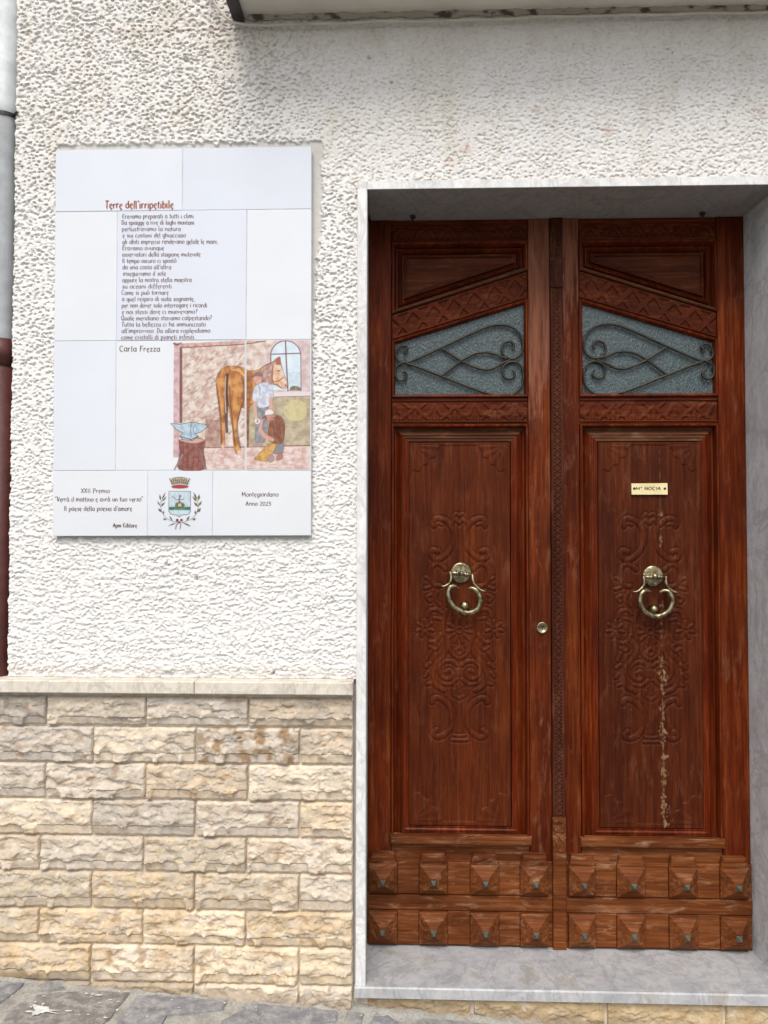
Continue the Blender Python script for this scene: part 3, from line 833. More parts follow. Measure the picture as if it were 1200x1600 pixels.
# ------------------------------------------------------------------ pen lettering
def arc(cx, cy, rx, ry, a0, a1, n=9):
    return [(cx + rx * math.cos(math.radians(a)), cy + ry * math.sin(math.radians(a))) for a in np.linspace(a0, a1, n)]
O_ = arc(.42, .5, .38, .5, 100, 460, 15)
bowl = arc(.40, .5, .36, .5, 40, 320, 11)
G = {
 'a': (.88, [arc(.40, .5, .34, .5, 30, 330, 11), [(.74, 1.0), (.72, .15), (.86, 0)]]),
 'b': (.86, [[(.10, 1.65), (.10, .1)], arc(.40, .5, .34, .5, 150, -150, 11)]),
 'c': (.74, [arc(.42, .5, .38, .5, 50, 310, 11)]),
 'd': (.88, [arc(.40, .5, .34, .5, 30, 330, 11), [(.74, 1.65), (.74, 0)]]),
 'e': (.74, [[(.10, .52), (.62, .60), (.58, .92), (.38, 1.0), (.12, .78), (.08, .35), (.3, .02), (.5, -.05), (.40, -.40)]]),
 'f': (.60, [[(.62, 1.55), (.40, 1.62), (.26, 1.3), (.26, -.35)], [(.05, .95), (.55, .95)]]),
 'g': (.86, [arc(.40, .5, .34, .5, 30, 330, 11), [(.74, 1.0), (.74, -.2), (.5, -.52), (.15, -.42)]]),
 'h': (.86, [[(.10, 1.65), (.10, 0)], [(.10, .7), (.40, 1.0), (.70, .7), (.70, 0)]]),
 'i': (.36, [[(.16, 1.0), (.16, .1), (.28, 0)], [(.16, 1.32), (.18, 1.38)]]),
 'l': (.38, [[(.16, 1.65), (.16, .15), (.32, 0)]]),
 'm': (1.26, [[(.10, 1.0), (.10, 0)], [(.10, .7), (.35, 1.0), (.58, .7), (.58, 0)], [(.58, .7), (.85, 1.0), (1.08, .7), (1.08, 0)]]),
 'n': (.86, [[(.10, 1.0), (.10, 0)], [(.10, .7), (.40, 1.0), (.70, .7), (.70, 0)]]),
 'o': (.86, [O_]),
 'p': (.86, [[(.10, 1.0), (.10, -.6)], arc(.40, .5, .34, .5, 150, -150, 11)]),
 'q': (.86, [arc(.40, .5, .34, .5, 30, 330, 11), [(.74, 1.0), (.74, -.6)]]),
 'r': (.62, [[(.10, 1.0), (.10, 0)], [(.10, .6), (.30, .98), (.56, .92)]]),
 's': (.68, [[(.58, .85), (.34, 1.0), (.12, .78), (.34, .52), (.56, .25), (.34, 0), (.06, .12)]]),
 't': (.56, [[(.24, 1.45), (.24, .15), (.48, .02)], [(.02, .98), (.50, .98)]]),
 'u': (.86, [[(.10, 1.0), (.10, .3), (.36, 0), (.68, .3)], [(.70, 1.0), (.70, .1), (.82, 0)]]),
 'v': (.76, [[(.05, 1.0), (.36, 0), (.68, 1.0)]]),
 'z': (.70, [[(.08, .98), (.60, .98)], [(.60, .98), (.08, .02)], [(.08, .02), (.64, .02)]]),
 'T': (.95, [[(.02, 1.50), (.30, 1.62), (.92, 1.55)], [(.48, 1.58), (.46, .2), (.62, 0)]]),
 'E': (.90, [arc(.50, .8, .44, .8, 50, 310, 11), [(.10, .82), (.66, .86)]]),
 'D': (1.0, [[(.14, 1.6), (.14, 0)], [(.02, 1.58), (.55, 1.5), (.86, .8), (.55, .06), (.10, .02)]]),
 'I': (.40, [[(.18, 1.6), (.18, 0)]]),
 'C': (.95, [arc(.52, .8, .46, .8, 48, 312, 11)]),
 'Q': (1.1, [arc(.5, .8, .45, .8, 90, 450, 17), [(.5, .3), (.98, -.25)]]),
 'F': (.85, [[(.14, 1.6), (.14, 0)], [(.0, 1.58), (.80, 1.58)], [(.14, .9), (.6, .9)]]),
 'P': (.90, [[(.14, 1.6), (.14, -.2)], [(.0, 1.5), (.5, 1.62), (.80, 1.2), (.5, .72), (.14, .72)]]),
 'V': (.95, [[(.05, 1.5), (.2, 1.6), (.3, .3), (.46, 0)], [(.46, 0), (.85, 1.6)]]),
 'A': (1.0, [[(.05, 0), (.45, 1.6)], [(.45, 1.6), (.88, 0)], [(.0, .65), (.75, .65)]]),
 'M': (1.3, [[(.10, 0), (.14, 1.5)], [(.14, 1.5), (.60, .4)], [(.60, .4), (1.06, 1.5)], [(1.06, 1.5), (1.12, 0)]]),
 'N': (1.05, [[(.10, 0), (.10, 1.5)], [(.10, 1.5), (.86, 0)], [(.86, 0), (.86, 1.5)]]),
 'O': (1.1, [arc(.5, .78, .45, .78, 90, 450, 17)]),
 'X': (.95, [[(.05, 1.6), (.85, 0)], [(.85, 1.6), (.05, 0)]]),
 '2': (.85, [[(.08, 1.1), (.38, 1.4), (.66, 1.1), (.08, .02)], [(.08, .02), (.74, .02)]]),
 '0': (.90, [arc(.42, .7, .36, .7, 90, 450, 15)]),
 '5': (.85, [[(.66, 1.4), (.20, 1.4)], [(.20, 1.4), (.14, .8), (.5, .88), (.68, .5), (.4, 0), (.08, .1)]]),
 '.': (.34, [[(.12, .02), (.18, .10)]]), ',': (.34, [[(.18, .1), (.08, -.28)]]), "'": (.28, [[(.16, 1.7), (.10, 1.3)]]),
 '"': (.50, [[(.12, 1.7), (.08, 1.35)], [(.34, 1.7), (.30, 1.35)]]),
 '?': (.75, [[(.06, 1.35), (.34, 1.62), (.62, 1.3), (.34, .8), (.32, .4)], [(.30, .02), (.34, .10)]]),
 '°': (.5, [arc(.2, 1.35, .16, .18, 90, 450, 9)]), ' ': (.52, []),
}
G['à'] = (G['a'][0], G['a'][1] + [[(.25, 1.6), (.5, 1.25)]])
G['ò'] = (G['o'][0], G['o'][1] + [[(.25, 1.6), (.5, 1.25)]])
def letter(mb, s, px0, px1, base, xh, Y, pen=0.27, slope=0.0, jit=0.035):
    rl = random.Random(s)
    total = sum(G[c][0] for c in s) + 0.12 * len(s)
    kx = (px1 - px0) / total
    x = 0.0
    for c in s:
        w, strokes = G[c]
        jy = rl.uniform(-jit, jit) * 1.6; jr = rl.uniform(-0.05, 0.05); js = 1 + rl.uniform(-jit, jit)
        for st in strokes:
            P = smooth_path(st, 3) if 3 <= len(st) <= 8 and c not in 'vz' else [np.array(p, float) for p in st]
            if len(P) == 2: P = [P[0], (P[0] + P[1]) / 2, P[1]]
            L, R = [], []
            for i, p in enumerate(P):
                d = P[min(i + 1, len(P) - 1)] - P[max(i - 1, 0)]
                an = math.atan2(d[1], d[0])
                wd = pen * (0.42 + 0.58 * abs(math.sin(an - math.radians(28)))) * 0.5 * xh
                n = np.array([-math.sin(an), math.cos(an)]) * wd
                q = np.array([(x + p[0] + jr * p[1]) * kx, (p[1] * js + jy) * xh])
                L.append(q + n); R.append(q - n)
            def conv(q):
                qx, qy = px0 + q[0], base + slope * q[0] - q[1]
                a, b = W(qx, qy, Y); return (float(a), Y, float(b))
            a = mb.ring([conv(q) for q in L]); b = mb.ring([conv(q) for q in R])
            mb.bridge(a, b, False)
        x += w + 0.12
EPS = 0.0006
mb = MB(); letter(mb, "Terre dell'irripetibile", 164, 272, 325.5, 7.0, T[0][1] - EPS, 0.34, -0.006)
mb.build('lettering', M_inkr, T[0][0])
poem = [("Eravamo preparati a tutti i climi.", 191, 305), ("Da spiagge a rive di laghi montani", 190, 304), ("perlustravamo la natura", 190.5, 283),
        ("e sui costoni del ghiacciaio", 191.5, 291), ("gli abiti imprecisi rendevano gelide le mani,", 191, 341), ("Eravamo ovunque", 191, 257),
        ("osservatori della stagione mutevole", 191, 314), ("Il tempo oscuro ci spostò", 191, 276), ("da una costa all'altra", 191.5, 268),
        ("inseguivamo il sole", 192, 260), ("oppure la nostra stella maestra", 191, 300), ("su oceani differenti", 191, 269), ("Come si può tornare", 190, 264),
        ("a quel respiro di isola sognante,", 190.5, 305), ("per non dover solo interrogare i ricordi", 190, 324), ("e noi stessi dove ci muovevamo?", 190.5, 309),
        ("Quale meridiano stavamo calpestando?", 189.5, 332), ("Tutta la bellezza ci ha immunizzato", 189.5, 322), ("all'improvviso. Da allora risplendiamo", 190, 329), ("come cristalli di pianeti infiniti.", 189.5, 306)]
def text_line(k, *a):
    mb = MB(); letter(mb, a[0], a[1], a[2], a[3], a[4], T[k][1] - EPS, *a[5:]); mb.build('lettering', M_ink, T[k][0])
for i, (s, a, b) in enumerate(poem):
    text_line(3, s, a, b, 341.2 + i * (530.2 - 341.2) / 19.0, 4.3, 0.26, -0.004)
text_line(6, "Carla Frezza", 187, 251, 549, 5.4, 0.26)
text_line(8, "XXII Premio", 126.5, 172, 770, 4.2, 0.26)
text_line(8, '"Verrà il mattino e avrà un tuo verso"', 86, 224, 783.5, 4.4, 0.26, -0.002)
text_line(8, "Il paese della poesia d'amore.", 100, 209, 798, 4.4, 0.26)
text_line(8, "Apm Editore", 176.5, 214.5, 824, 4.0, 0.32)
text_line(10, "Montegiordano", 378, 435.5, 775.5, 4.2, 0.26)
text_line(10, "Anno 2025", 384, 424.5, 790, 4.2, 0.26)

# ------------------------------------------------------------------ brush painting on a tile: a small canvas turned into a coloured sheet
class Canvas:
    def __init__(s, x0, y0, x1, y1, res, zoom, ox, oy):
        s.nx, s.ny = int((x1 - x0) * res) + 1, int((y1 - y0) * res) + 1
        s.px, s.py = np.meshgrid(np.linspace(x0, x1, s.nx), np.linspace(y0, y1, s.ny))
        s.u, s.v = (s.px - ox) * zoom, (s.py - oy) * zoom                        # drawing units
        s.c = np.ones((s.ny, s.nx, 3)) * lin((243, 246, 250)); s.m = np.zeros((s.ny, s.nx), bool)
        s.soft = 1.2 * zoom / res
    def _box(s, xs_, ys_, pad):
        i = np.where((s.u[0] > min(xs_) - pad) & (s.u[0] < max(xs_) + pad))[0]; j = np.where((s.v[:, 0] > min(ys_) - pad) & (s.v[:, 0] < max(ys_) + pad))[0]
        if len(i) == 0 or len(j) == 0: return None
        return slice(j[0], j[-1] + 1), slice(i[0], i[-1] + 1)
    def put(s, b, a, col, var, vs_, seed, alt):
        u, v = s.u[b], s.v[b]
        c = np.ones(u.shape + (3,)) * lin(col)
        if alt is not None:
            n = sstep(-0.30, 0.35, fbm(u / vs_, v / vs_, 4, seed))[..., None]; c = c * (1 - n) + lin(alt) * n
        if var: c = c * (1 + var * fbm(u / (vs_ * 0.5), v / (vs_ * 0.5), 3, seed + 3)[..., None])
        s.c[b] = s.c[b] * (1 - a[..., None]) + np.clip(c, 0, 1) * a[..., None]
        s.m[b] |= a > 0.25
    def fill(s, P, col, alt=None, var=0.15, vs_=60, seed=1, op=1.0, outline=None, ow=6):
        P = [tuple(p) for p in (smooth_path(list(P) + [P[0]], 4) if outline == 'smooth' else P)]
        b = s._box([p[0] for p in P], [p[1] for p in P], 4)
        if b is None: return
        acc = np.zeros(s.u[b].shape)
        for ox, oy in ((-.3, -.3), (.3, -.3), (-.3, .3), (.3, .3)):
            u, v = s.u[b] + ox * s.soft, s.v[b] + oy * s.soft
            ins = np.zeros(u.shape, bool)
            for i in range(len(P)):
                x1, y1 = P[i - 1]; x2, y2 = P[i]
                if y1 == y2: continue
                ins ^= ((y1 > v) != (y2 > v)) & (u < (x2 - x1) * (v - y1) / (y2 - y1) + x1)
            acc += ins
        s.put(b, acc / 4 * op, col, var, vs_, seed, alt)
    def blob(s, P, *a, **k):
        edge = k.pop('edge', None); ew = k.pop('ew', 5)
        Q = smooth_path(list(P) + [P[0]], 4)
        s.fill(Q, *a, **k)
        if edge is not None: s.stroke(list(P) + [P[0]], ew * 0.8, edge, 0.62)
    def stroke(s, P, w, col, op=0.9, taper=False, smooth=True):
        Q = smooth_path(P, 4) if smooth and len(P) > 2 else [np.array(p, float) for p in P]
        b = s._box([p[0] for p in Q], [p[1] for p in Q], w * 2 + 4)
        if b is None: return
        u, v = s.u[b], s.v[b]; d = np.full(u.shape, 1e9)
        for i in range(len(Q) - 1):
            ax, ay = Q[i]; bx, by = Q[i + 1]; L2 = (bx - ax) ** 2 + (by - ay) ** 2 + 1e-9
            t = np.clip(((u - ax) * (bx - ax) + (v - ay) * (by - ay)) / L2, 0, 1)
            d = np.minimum(d, np.hypot(u - ax - t * (bx - ax), v - ay - t * (by - ay)))
        s.put(b, sstep(w / 2 + s.soft * 0.5, w / 2 - s.soft * 0.5, d) * op, col, 0.2, 40, 5, None)
    def ell(s, cx, cy, rx, ry, *a, **k):
        s.blob([(cx + rx * math.cos(t), cy + ry * math.sin(t)) for t in np.linspace(0, 2 * math.pi, 12)[:-1]], *a, **k)
    def sheet(s, name, Y, parent, xa, xb):
        i = np.where((s.px[0] >= xa) & (s.px[0] <= xb))[0]; sl_ = slice(i[0], i[-1] + 1)
        px_, py_ = s.px[:, sl_], s.py[:, sl_]
        X_, Z_ = W(px_, py_, Y)
        m = s.m[:, sl_]; kp = m[:-1, :-1] | m[1:, :-1] | m[:-1, 1:] | m[1:, 1:]
        # rows run top-down: flip so that faces look out
        return grid(name, X_[::-1], np.full(X_.shape, Y), Z_[::-1], M_paint, parent, kp[::-1], 0.78 * s.c[:, sl_][::-1])

cv = Canvas(265, 527, 487, 736, 1.5, 1200 / 225.0, 265, 525)
# stable wall
cv.fill([(38, 50), (100, 62), (640, 35), (1172, 35), (1172, 925), (35, 925)], (234, 220, 208), (204, 172, 160), 0.25, 70, 2)
cv.fill([(38, 50), (100, 62), (640, 35), (1172, 35), (1172, 925), (35, 925)], (176, 120, 112), None, 0.3, 60, 4, 0.0)
for k in range(260):
    r_ = random.Random(k * 7)
    x_, y_ = r_.uniform(110, 640), r_.uniform(110, 880)
    a_ = r_.uniform(-1.2, -0.3); l_ = r_.uniform(15, 55)
    cv.stroke([(x_, y_), (x_ + l_ * math.cos(a_), y_ + l_ * math.sin(a_))], r_.uniform(5, 18), r_.choice([(182, 122, 118), (240, 228, 216), (160, 104, 98), (196, 176, 162), (228, 204, 182), (150, 140, 132), (126, 74, 72)]), 0.42)
cv.fill([(645, 505), (1172, 500), (1172, 915), (645, 915)], (196, 184, 150), (168, 150, 120), 0.25, 70, 8, 0.85)
cv.ell(1050, 620, 100, 90, (224, 210, 150), None, 0.2, 50, 3, 0.6)
cv.fill([(300, 690), (420, 700), (420, 930), (290, 930)], (138, 78, 66), (184, 140, 120), 0.3, 40, 6, 0.7)
# posts and beam
cv.fill([(35, 60), (80, 60), (80, 1010), (30, 1010)], (222, 190, 190), (198, 160, 165), 0.2, 50, 3)
cv.stroke([(94, 100), (94, 715)], 24, (118, 56, 60)); cv.stroke([(36, 62), (60, 72), (95, 60)], 16, (130, 60, 66))
cv.fill([(85, 62), (640, 38), (820, 38), (640, 68), (85, 100)], (222, 184, 170), (190, 150, 140), 0.2, 40, 5)
cv.stroke([(85, 98), (400, 82), (640, 66), (800, 42)], 8, (116, 60, 54))
for k in range(90):
    r_ = random.Random(k * 5 + 2)
    x_, y_ = r_.uniform(650, 1165), r_.uniform(520, 900); a_ = r_.uniform(0, 6.3); l_ = r_.uniform(10, 34)
    cv.stroke([(x_, y_), (x_ + l_ * math.cos(a_), y_ + l_ * math.sin(a_))], r_.uniform(5, 14), r_.choice([(150, 130, 104), (216, 204, 168), (132, 96, 80), (180, 172, 130)]), 0.35)
# floor
cv.fill([(200, 925), (1172, 915), (1172, 1112), (280, 1112)], (236, 216, 208), (208, 170, 160), 0.2, 60, 9)
for k in range(40):
    r_ = random.Random(k * 13 + 1); x_, y_ = r_.uniform(310, 1150), r_.uniform(950, 1095)
    cv.ell(x_, y_, r_.uniform(25, 55), r_.uniform(10, 20), (240, 222, 214), None, 0.1, 30, k, 0.45, edge=(190, 136, 130), ew=4)
cv.stroke([(290, 930), (640, 925), (1170, 912)], 9, (136, 72, 72))
# window
cv.fill([(770, 470), (770, 220), (800, 120), (870, 60), (900, 38), (1172, 38), (1172, 470)], (226, 206, 204), (204, 182, 180), 0.15, 60, 7)
arch = [(968 + 125 * math.cos(t), 165 - 125 * math.sin(t)) for t in np.linspace(0, math.pi, 14)]
cv.fill(arch + [(845, 450), (1093, 450)], (228, 240, 246), (214, 232, 242), 0.05, 60, 4)
cv.fill([(850, 300), (1093, 297), (1093, 430), (850, 430)], (198, 218, 230), (218, 232, 238), 0.1, 30, 5)
cv.blob([(995, 455), (1010, 425), (1045, 415), (1090, 430), (1092, 455)], (120, 104, 86), (150, 140, 110), 0.3, 20, 2)
cv.stroke(arch + [(845, 300)], 9, (128, 66, 78)); cv.stroke([(1093, 165), (1096, 455)], 8, (150, 96, 100))
cv.stroke([(966, 45), (972, 200), (986, 455)], 12, (122, 60, 74), smooth=False); cv.stroke([(848, 152), (1092, 144)], 10, (122, 60, 74))
cv.fill([(865, 470), (1172, 462), (1172, 500), (870, 506)], (232, 222, 222), None, 0.1, 30, 2); cv.stroke([(868, 508), (1172, 500)], 6, (150, 110, 100))
# horse
br, brd, brh, ol = (176, 106, 46), (122, 66, 26), (220, 158, 88), (88, 44, 22)
cv.blob([(636, 540), (668, 540), (664, 700), (660, 905), (644, 905), (640, 720)], (160, 108, 70), brd, 0.2, 30, 3)
cv.blob([(470, 262), (540, 250), (610, 262), (660, 288), (730, 285), (800, 240), (860, 214), (884, 192), (918, 174), (926, 215), (948, 300), (978, 392), (972, 436), (940, 440), (896, 414), (850, 402), (800, 420), (740, 470), (700, 560), (640, 600), (560, 590), (470, 560)], br, brh, 0.2, 90, 3, edge=ol, ew=6)
cv.blob([(386, 380), (402, 312), (450, 266), (500, 258), (486, 420), (476, 600), (466, 700), (462, 800), (458, 905), (448, 946), (428, 940), (424, 800), (418, 700), (412, 610), (394, 480)], br, brh, 0.25, 70, 5, edge=ol, ew=6)
cv.blob([(486, 300), (560, 262), (620, 300), (640, 400), (624, 520), (592, 620), (566, 720), (562, 800), (578, 900), (604, 978), (566, 985), (540, 950), (530, 860), (522, 760), (500, 640), (484, 480)], br, brh, 0.25, 70, 8, edge=ol, ew=6)
cv.blob([(640, 300), (690, 300), (692, 420), (672, 560), (640, 560), (626, 430)], brd, br, 0.25, 40, 6, 0.75)
cv.stroke([(440, 300), (420, 400), (424, 520), (436, 640)], 22, brh, 0.45); cv.stroke([(560, 330), (552, 440), (540, 560)], 34, brh, 0.5); cv.stroke([(600, 330), (620, 420), (604, 520)], 20, brd, 0.6)
for P_ in ([(392, 400), (404, 500), (420, 620), (430, 760), (430, 900)], [(640, 420), (618, 530), (584, 640), (566, 720), (570, 820), (590, 930)], [(470, 300), (466, 420), (460, 560), (456, 700)], [(500, 420), (506, 560), (522, 700), (534, 820), (548, 920)]):
    cv.stroke(P_, 13, (84, 42, 20), 0.6)
cv.stroke([(520, 280), (580, 290), (620, 330)], 18, (236, 190, 130), 0.5)
cv.stroke([(482, 320), (474, 440), (480, 560), (474, 680), (478, 800)], 22, (62, 34, 36)); cv.stroke([(468, 340), (462, 500), (470, 640)], 6, (236, 220, 206), 0.7)
cv.blob([(430, 908), (456, 908), (452, 948), (434, 950)], (226, 190, 176), None, 0.1, 20, 2); cv.blob([(566, 950), (610, 958), (608, 988), (566, 984)], (226, 196, 180), None, 0.1, 20, 2)
cv.blob([(760, 268), (830, 236), (868, 222), (850, 330), (846, 392), (800, 390), (768, 330)], (170, 128, 120), (206, 172, 160), 0.25, 26, 4, edge=(110, 66, 66), ew=4)
cv.blob([(866, 220), (900, 210), (930, 250), (958, 330), (980, 396), (970, 438), (940, 438), (900, 400), (860, 380)], (222, 172, 128), (238, 214, 198), 0.15, 40, 5, edge=(120, 72, 60), ew=4)
cv.stroke([(858, 380), (905, 375), (945, 345)], 9, (170, 92, 50)); cv.stroke([(862, 250), (852, 330), (866, 390)], 8, (150, 84, 50)); cv.blob([(884, 236), (890, 196), (918, 174), (922, 236)], (176, 100, 70), None, 0.1, 20, 1, edge=(90, 46, 40), ew=4)
cv.ell(908, 290, 9, 6, (50, 32, 34)); cv.ell(968, 412, 7, 10, (120, 84, 86)); cv.stroke([(930, 425), (960, 430)], 5, (110, 70, 70))
# standing man
cv.blob([(728, 590), (832, 590), (826, 690), (806, 800), (790, 880), (722, 890), (716, 780), (732, 680)], (128, 128, 134), (160, 158, 160), 0.2, 40, 4, edge=(84, 80, 88), ew=5)
cv.blob([(690, 905), (740, 888), (776, 890), (768, 920), (700, 925)], (180, 150, 140), None, 0.2, 20, 2)
cv.blob([(704, 430), (742, 396), (800, 386), (846, 412), (866, 490), (858, 520), (830, 520), (828, 584), (742, 596), (726, 548), (700, 548), (690, 500)], (192, 198, 214), (226, 228, 236), 0.12, 40, 6, edge=(120, 116, 132), ew=5)
cv.stroke([(708, 556), (716, 640), (724, 700)], 26, (222, 172, 156)); cv.stroke([(840, 520), (846, 570), (836, 600)], 24, (222, 172, 156))
cv.ell(734, 352, 38, 50, (226, 176, 160), (206, 150, 138), 0.1, 30, 2, edge=(140, 90, 84), ew=4); cv.blob([(694, 352), (700, 316), (740, 300), (778, 318), (770, 340), (724, 334)], (140, 106, 106), None, 0.2, 20, 3)
cv.stroke([(738, 400), (752, 440), (748, 480)], 5, (130, 124, 140))
# kneeling smith
cv.blob([(862, 905), (946, 884), (944, 970), (900, 985), (858, 975)], (140, 138, 142), None, 0.2, 30, 2, edge=(80, 70, 76), ew=4)
cv.blob([(818, 900), (892, 898), (858, 980), (830, 1040), (760, 1042), (706, 1026), (740, 985)], (222, 178, 100), (192, 140, 70), 0.2, 40, 4, edge=(120, 76, 40), ew=6)
cv.blob([(820, 1010), (850, 985), (872, 1010), (860, 1048), (826, 1050)], (176, 150, 150), None, 0.2, 20, 3, edge=(90, 60, 60), ew=4); cv.blob([(900, 985), (936, 975), (944, 1010), (918, 1036), (890, 1030)], (184, 124, 110), None, 0.2, 20, 3, edge=(90, 50, 50), ew=4)
cv.blob([(832, 716), (880, 664), (930, 672), (958, 730), (960, 810), (942, 888), (880, 896), (824, 868), (818, 800)], (156, 98, 72), (128, 72, 54), 0.2, 40, 5, edge=(84, 40, 36), ew=5)
cv.stroke([(860, 720), (872, 800), (866, 880)], 6, (104, 56, 46)); cv.stroke([(910, 720), (922, 800), (916, 880)], 6, (104, 56, 46))
cv.stroke([(756, 780), (790, 830), (856, 864)], 32, (224, 168, 150)); cv.stroke([(752, 790), (764, 730), (772, 690)], 22, (224, 168, 150))
cv.ell(836, 672, 44, 38, (206, 150, 134), (184, 120, 106), 0.1, 30, 2, edge=(120, 66, 60), ew=4); cv.blob([(794, 660), (800, 624), (836, 610), (864, 630), (862, 650), (826, 656)], (238, 232, 230), None, 0.05, 20, 1, edge=(150, 130, 130), ew=4)
cv.stroke([(772, 690), (790, 672), (806, 690)], 10, (90, 56, 50)); cv.stroke([(870, 680), (894, 690), (884, 720)], 8, (120, 70, 60))
cv.stroke([(722, 690), (716, 712), (732, 730), (748, 714), (742, 694)], 10, (246, 244, 242))
# anvil on its block
cv.blob([(76, 868), (180, 846), (290, 866), (284, 960), (288, 1112), (78, 1112), (82, 980)], (160, 100, 88), (130, 72, 64), 0.25, 40, 6, edge=(92, 48, 46), ew=6)
cv.blob([(80, 870), (180, 848), (288, 866), (200, 896)], (214, 170, 150), None, 0.15, 30, 2, edge=(110, 64, 58), ew=4)
for x_ in (110, 150, 196, 236): cv.stroke([(x_, 900), (x_ + 8, 990), (x_ - 4, 1100)], 6, (104, 54, 50), 0.7)
cv.stroke([(108, 990), (40, 1112)], 14, (138, 132, 136)); cv.stroke([(246, 940), (304, 1112)], 12, (126, 110, 112))
cv.fill([(8, 728), (90, 736), (185, 718), (300, 738), (316, 756), (262, 800), (206, 814), (240, 838), (188, 872), (112, 862), (84, 836), (112, 806), (58, 782)], (196, 216, 226), (168, 190, 206), 0.12, 40, 4)
cv.stroke([(8, 728), (90, 736), (185, 718), (300, 738), (316, 756), (262, 800), (206, 814), (240, 838), (188, 872), (112, 862), (84, 836), (112, 806), (58, 782), (8, 728)], 6, (92, 102, 118), smooth=False)
cv.stroke([(186, 720), (176, 770), (180, 842)], 7, (110, 124, 140)); cv.stroke([(84, 838), (180, 862), (236, 838)], 9, (78, 84, 98), smooth=False); cv.stroke([(200, 800), (196, 770), (216, 740)], 6, (100, 112, 130))
cv.sheet('painted_scene', T[6][1] - EPS, T[6][0], 265, 382.8); cv.sheet('painted_scene', T[7][1] - EPS, T[7][0], 384.4, 486)

# town crest
cr = Canvas(243, 742, 322, 829, 2.6, 1200 / 105.0, 230, 735)
gold, dkc, green, red = (150, 132, 92), (74, 60, 60), (44, 104, 84), (176, 58, 56)
cr.fill([(392, 150), (440, 170), (470, 130), (580, 118), (690, 132), (720, 168), (770, 150), (738, 250), (716, 262), (580, 238), (450, 262), (430, 250)], (196, 184, 160), (160, 144, 120), 0.15, 40, 2)
for k in range(9):
    x_ = 425 + k * 40; xb = 452 + k * 32
    cr.stroke([(x_, 172 - 18 * math.sin(k / 8 * 3.14)), (xb, 236 - 12 * math.sin(k / 8 * 3.14))], 16, (86, 66, 66))
cr.stroke([(394, 150), (440, 148), (500, 128), (580, 120), (660, 128), (720, 146), (768, 150)], 14, (140, 122, 96)); cr.stroke([(436, 246), (580, 226), (734, 246)], 14, (120, 110, 84))
cr.blob([(436, 278), (500, 262), (580, 256), (660, 262), (728, 276), (716, 306), (580, 322), (452, 308)], red, None, 0.1, 30, 2, edge=(110, 50, 52), ew=10)
sh = [(388, 372), (774, 372), (770, 740), (730, 786), (620, 796), (568, 826), (520, 796), (420, 780), (386, 730)]
cr.fill(sh, (212, 228, 234), (190, 208, 220), 0.06, 60, 3)
cr.fill([(388, 652), (768, 650), (768, 708), (388, 710)], green, (64, 128, 104), 0.15, 30, 2); cr.stroke([(480, 690), (680, 688)], 8, (180, 208, 196), 0.7)
cr.blob([(494, 650), (506, 590), (550, 570), (610, 570), (656, 590), (662, 650)], (92, 104, 56), (140, 124, 76), 0.2, 24, 3); cr.fill([(556, 588), (608, 588), (608, 642), (556, 642)], (224, 206, 168), None, 0.1, 20, 2); cr.stroke([(582, 590), (582, 640)], 6, (130, 110, 90))
cr.stroke([(570, 590), (572, 500), (585, 450)], 22, (108, 96, 110)); cr.stroke([(580, 520), (520, 522), (455, 466)], 14, (96, 92, 110)); cr.stroke([(590, 510), (630, 526), (656, 500)], 14, (120, 110, 120)); cr.stroke([(580, 540), (616, 582)], 12, (110, 90, 96)); cr.ell(586, 462, 20, 18, (120, 100, 104))
cr.stroke(sh + [sh[0]], 11, (82, 92, 104), smooth=False)
for side in (0, 1):
    fx = (lambda x: x) if side == 0 else (lambda x: 1152 - x)
    lc, lc2 = ((98, 88, 70), (70, 72, 58)) if side == 0 else ((136, 122, 84), (84, 78, 54))
    cr.stroke([(fx(x), y) for x, y in ((250, 540), (240, 640), (270, 750), (340, 850), (450, 905), (540, 925))], 9, lc2)
    lv = [((240, 540), (222, 420), 34), ((256, 540), (330, 380), 28), ((262, 560), (350, 460), 28), ((236, 640), (176, 540), 28), ((240, 650), (322, 560), 34), ((262, 750), (190, 672), 40), ((280, 790), (302, 712), 28), ((350, 880), (276, 862), 34), ((455, 905), (390, 806), 30), ((530, 930), (360, 996), 22)]
    if side: lv = [(a, b, w_ * 1.45) for a, b, w_ in lv]
    for (x0_, y0_), (x1_, y1_), w_ in lv:
        dx_, dy_ = x1_ - x0_, y1_ - y0_; L_ = math.hypot(dx_, dy_); nx_, ny_ = -dy_ / L_ * w_ / 2, dx_ / L_ * w_ / 2
        mx_, my_ = x0_ + dx_ * .45, y0_ + dy_ * .45
        cr.fill([(fx(a), b) for a, b in ((x0_, y0_), (mx_ + nx_, my_ + ny_), (x1_, y1_), (mx_ - nx_, my_ - ny_))], lc, lc2, 0.2, 16, 3)
cr.ell(535, 890, 26, 28, (110, 60, 56)); cr.ell(612, 888, 26, 24, (110, 60, 56)); cr.ell(572, 925, 28, 20, (128, 62, 58)); cr.stroke([(556, 935), (520, 980), (508, 1044)], 18, (108, 62, 60)); cr.stroke([(590, 935), (596, 985), (586, 1040)], 16, (108, 62, 60)); cr.stroke([(620, 930), (690, 955), (744, 1002)], 12, (110, 104, 90))
cr.sheet('painted_crest', T[9][1] - EPS, T[9][0], 243, 322)

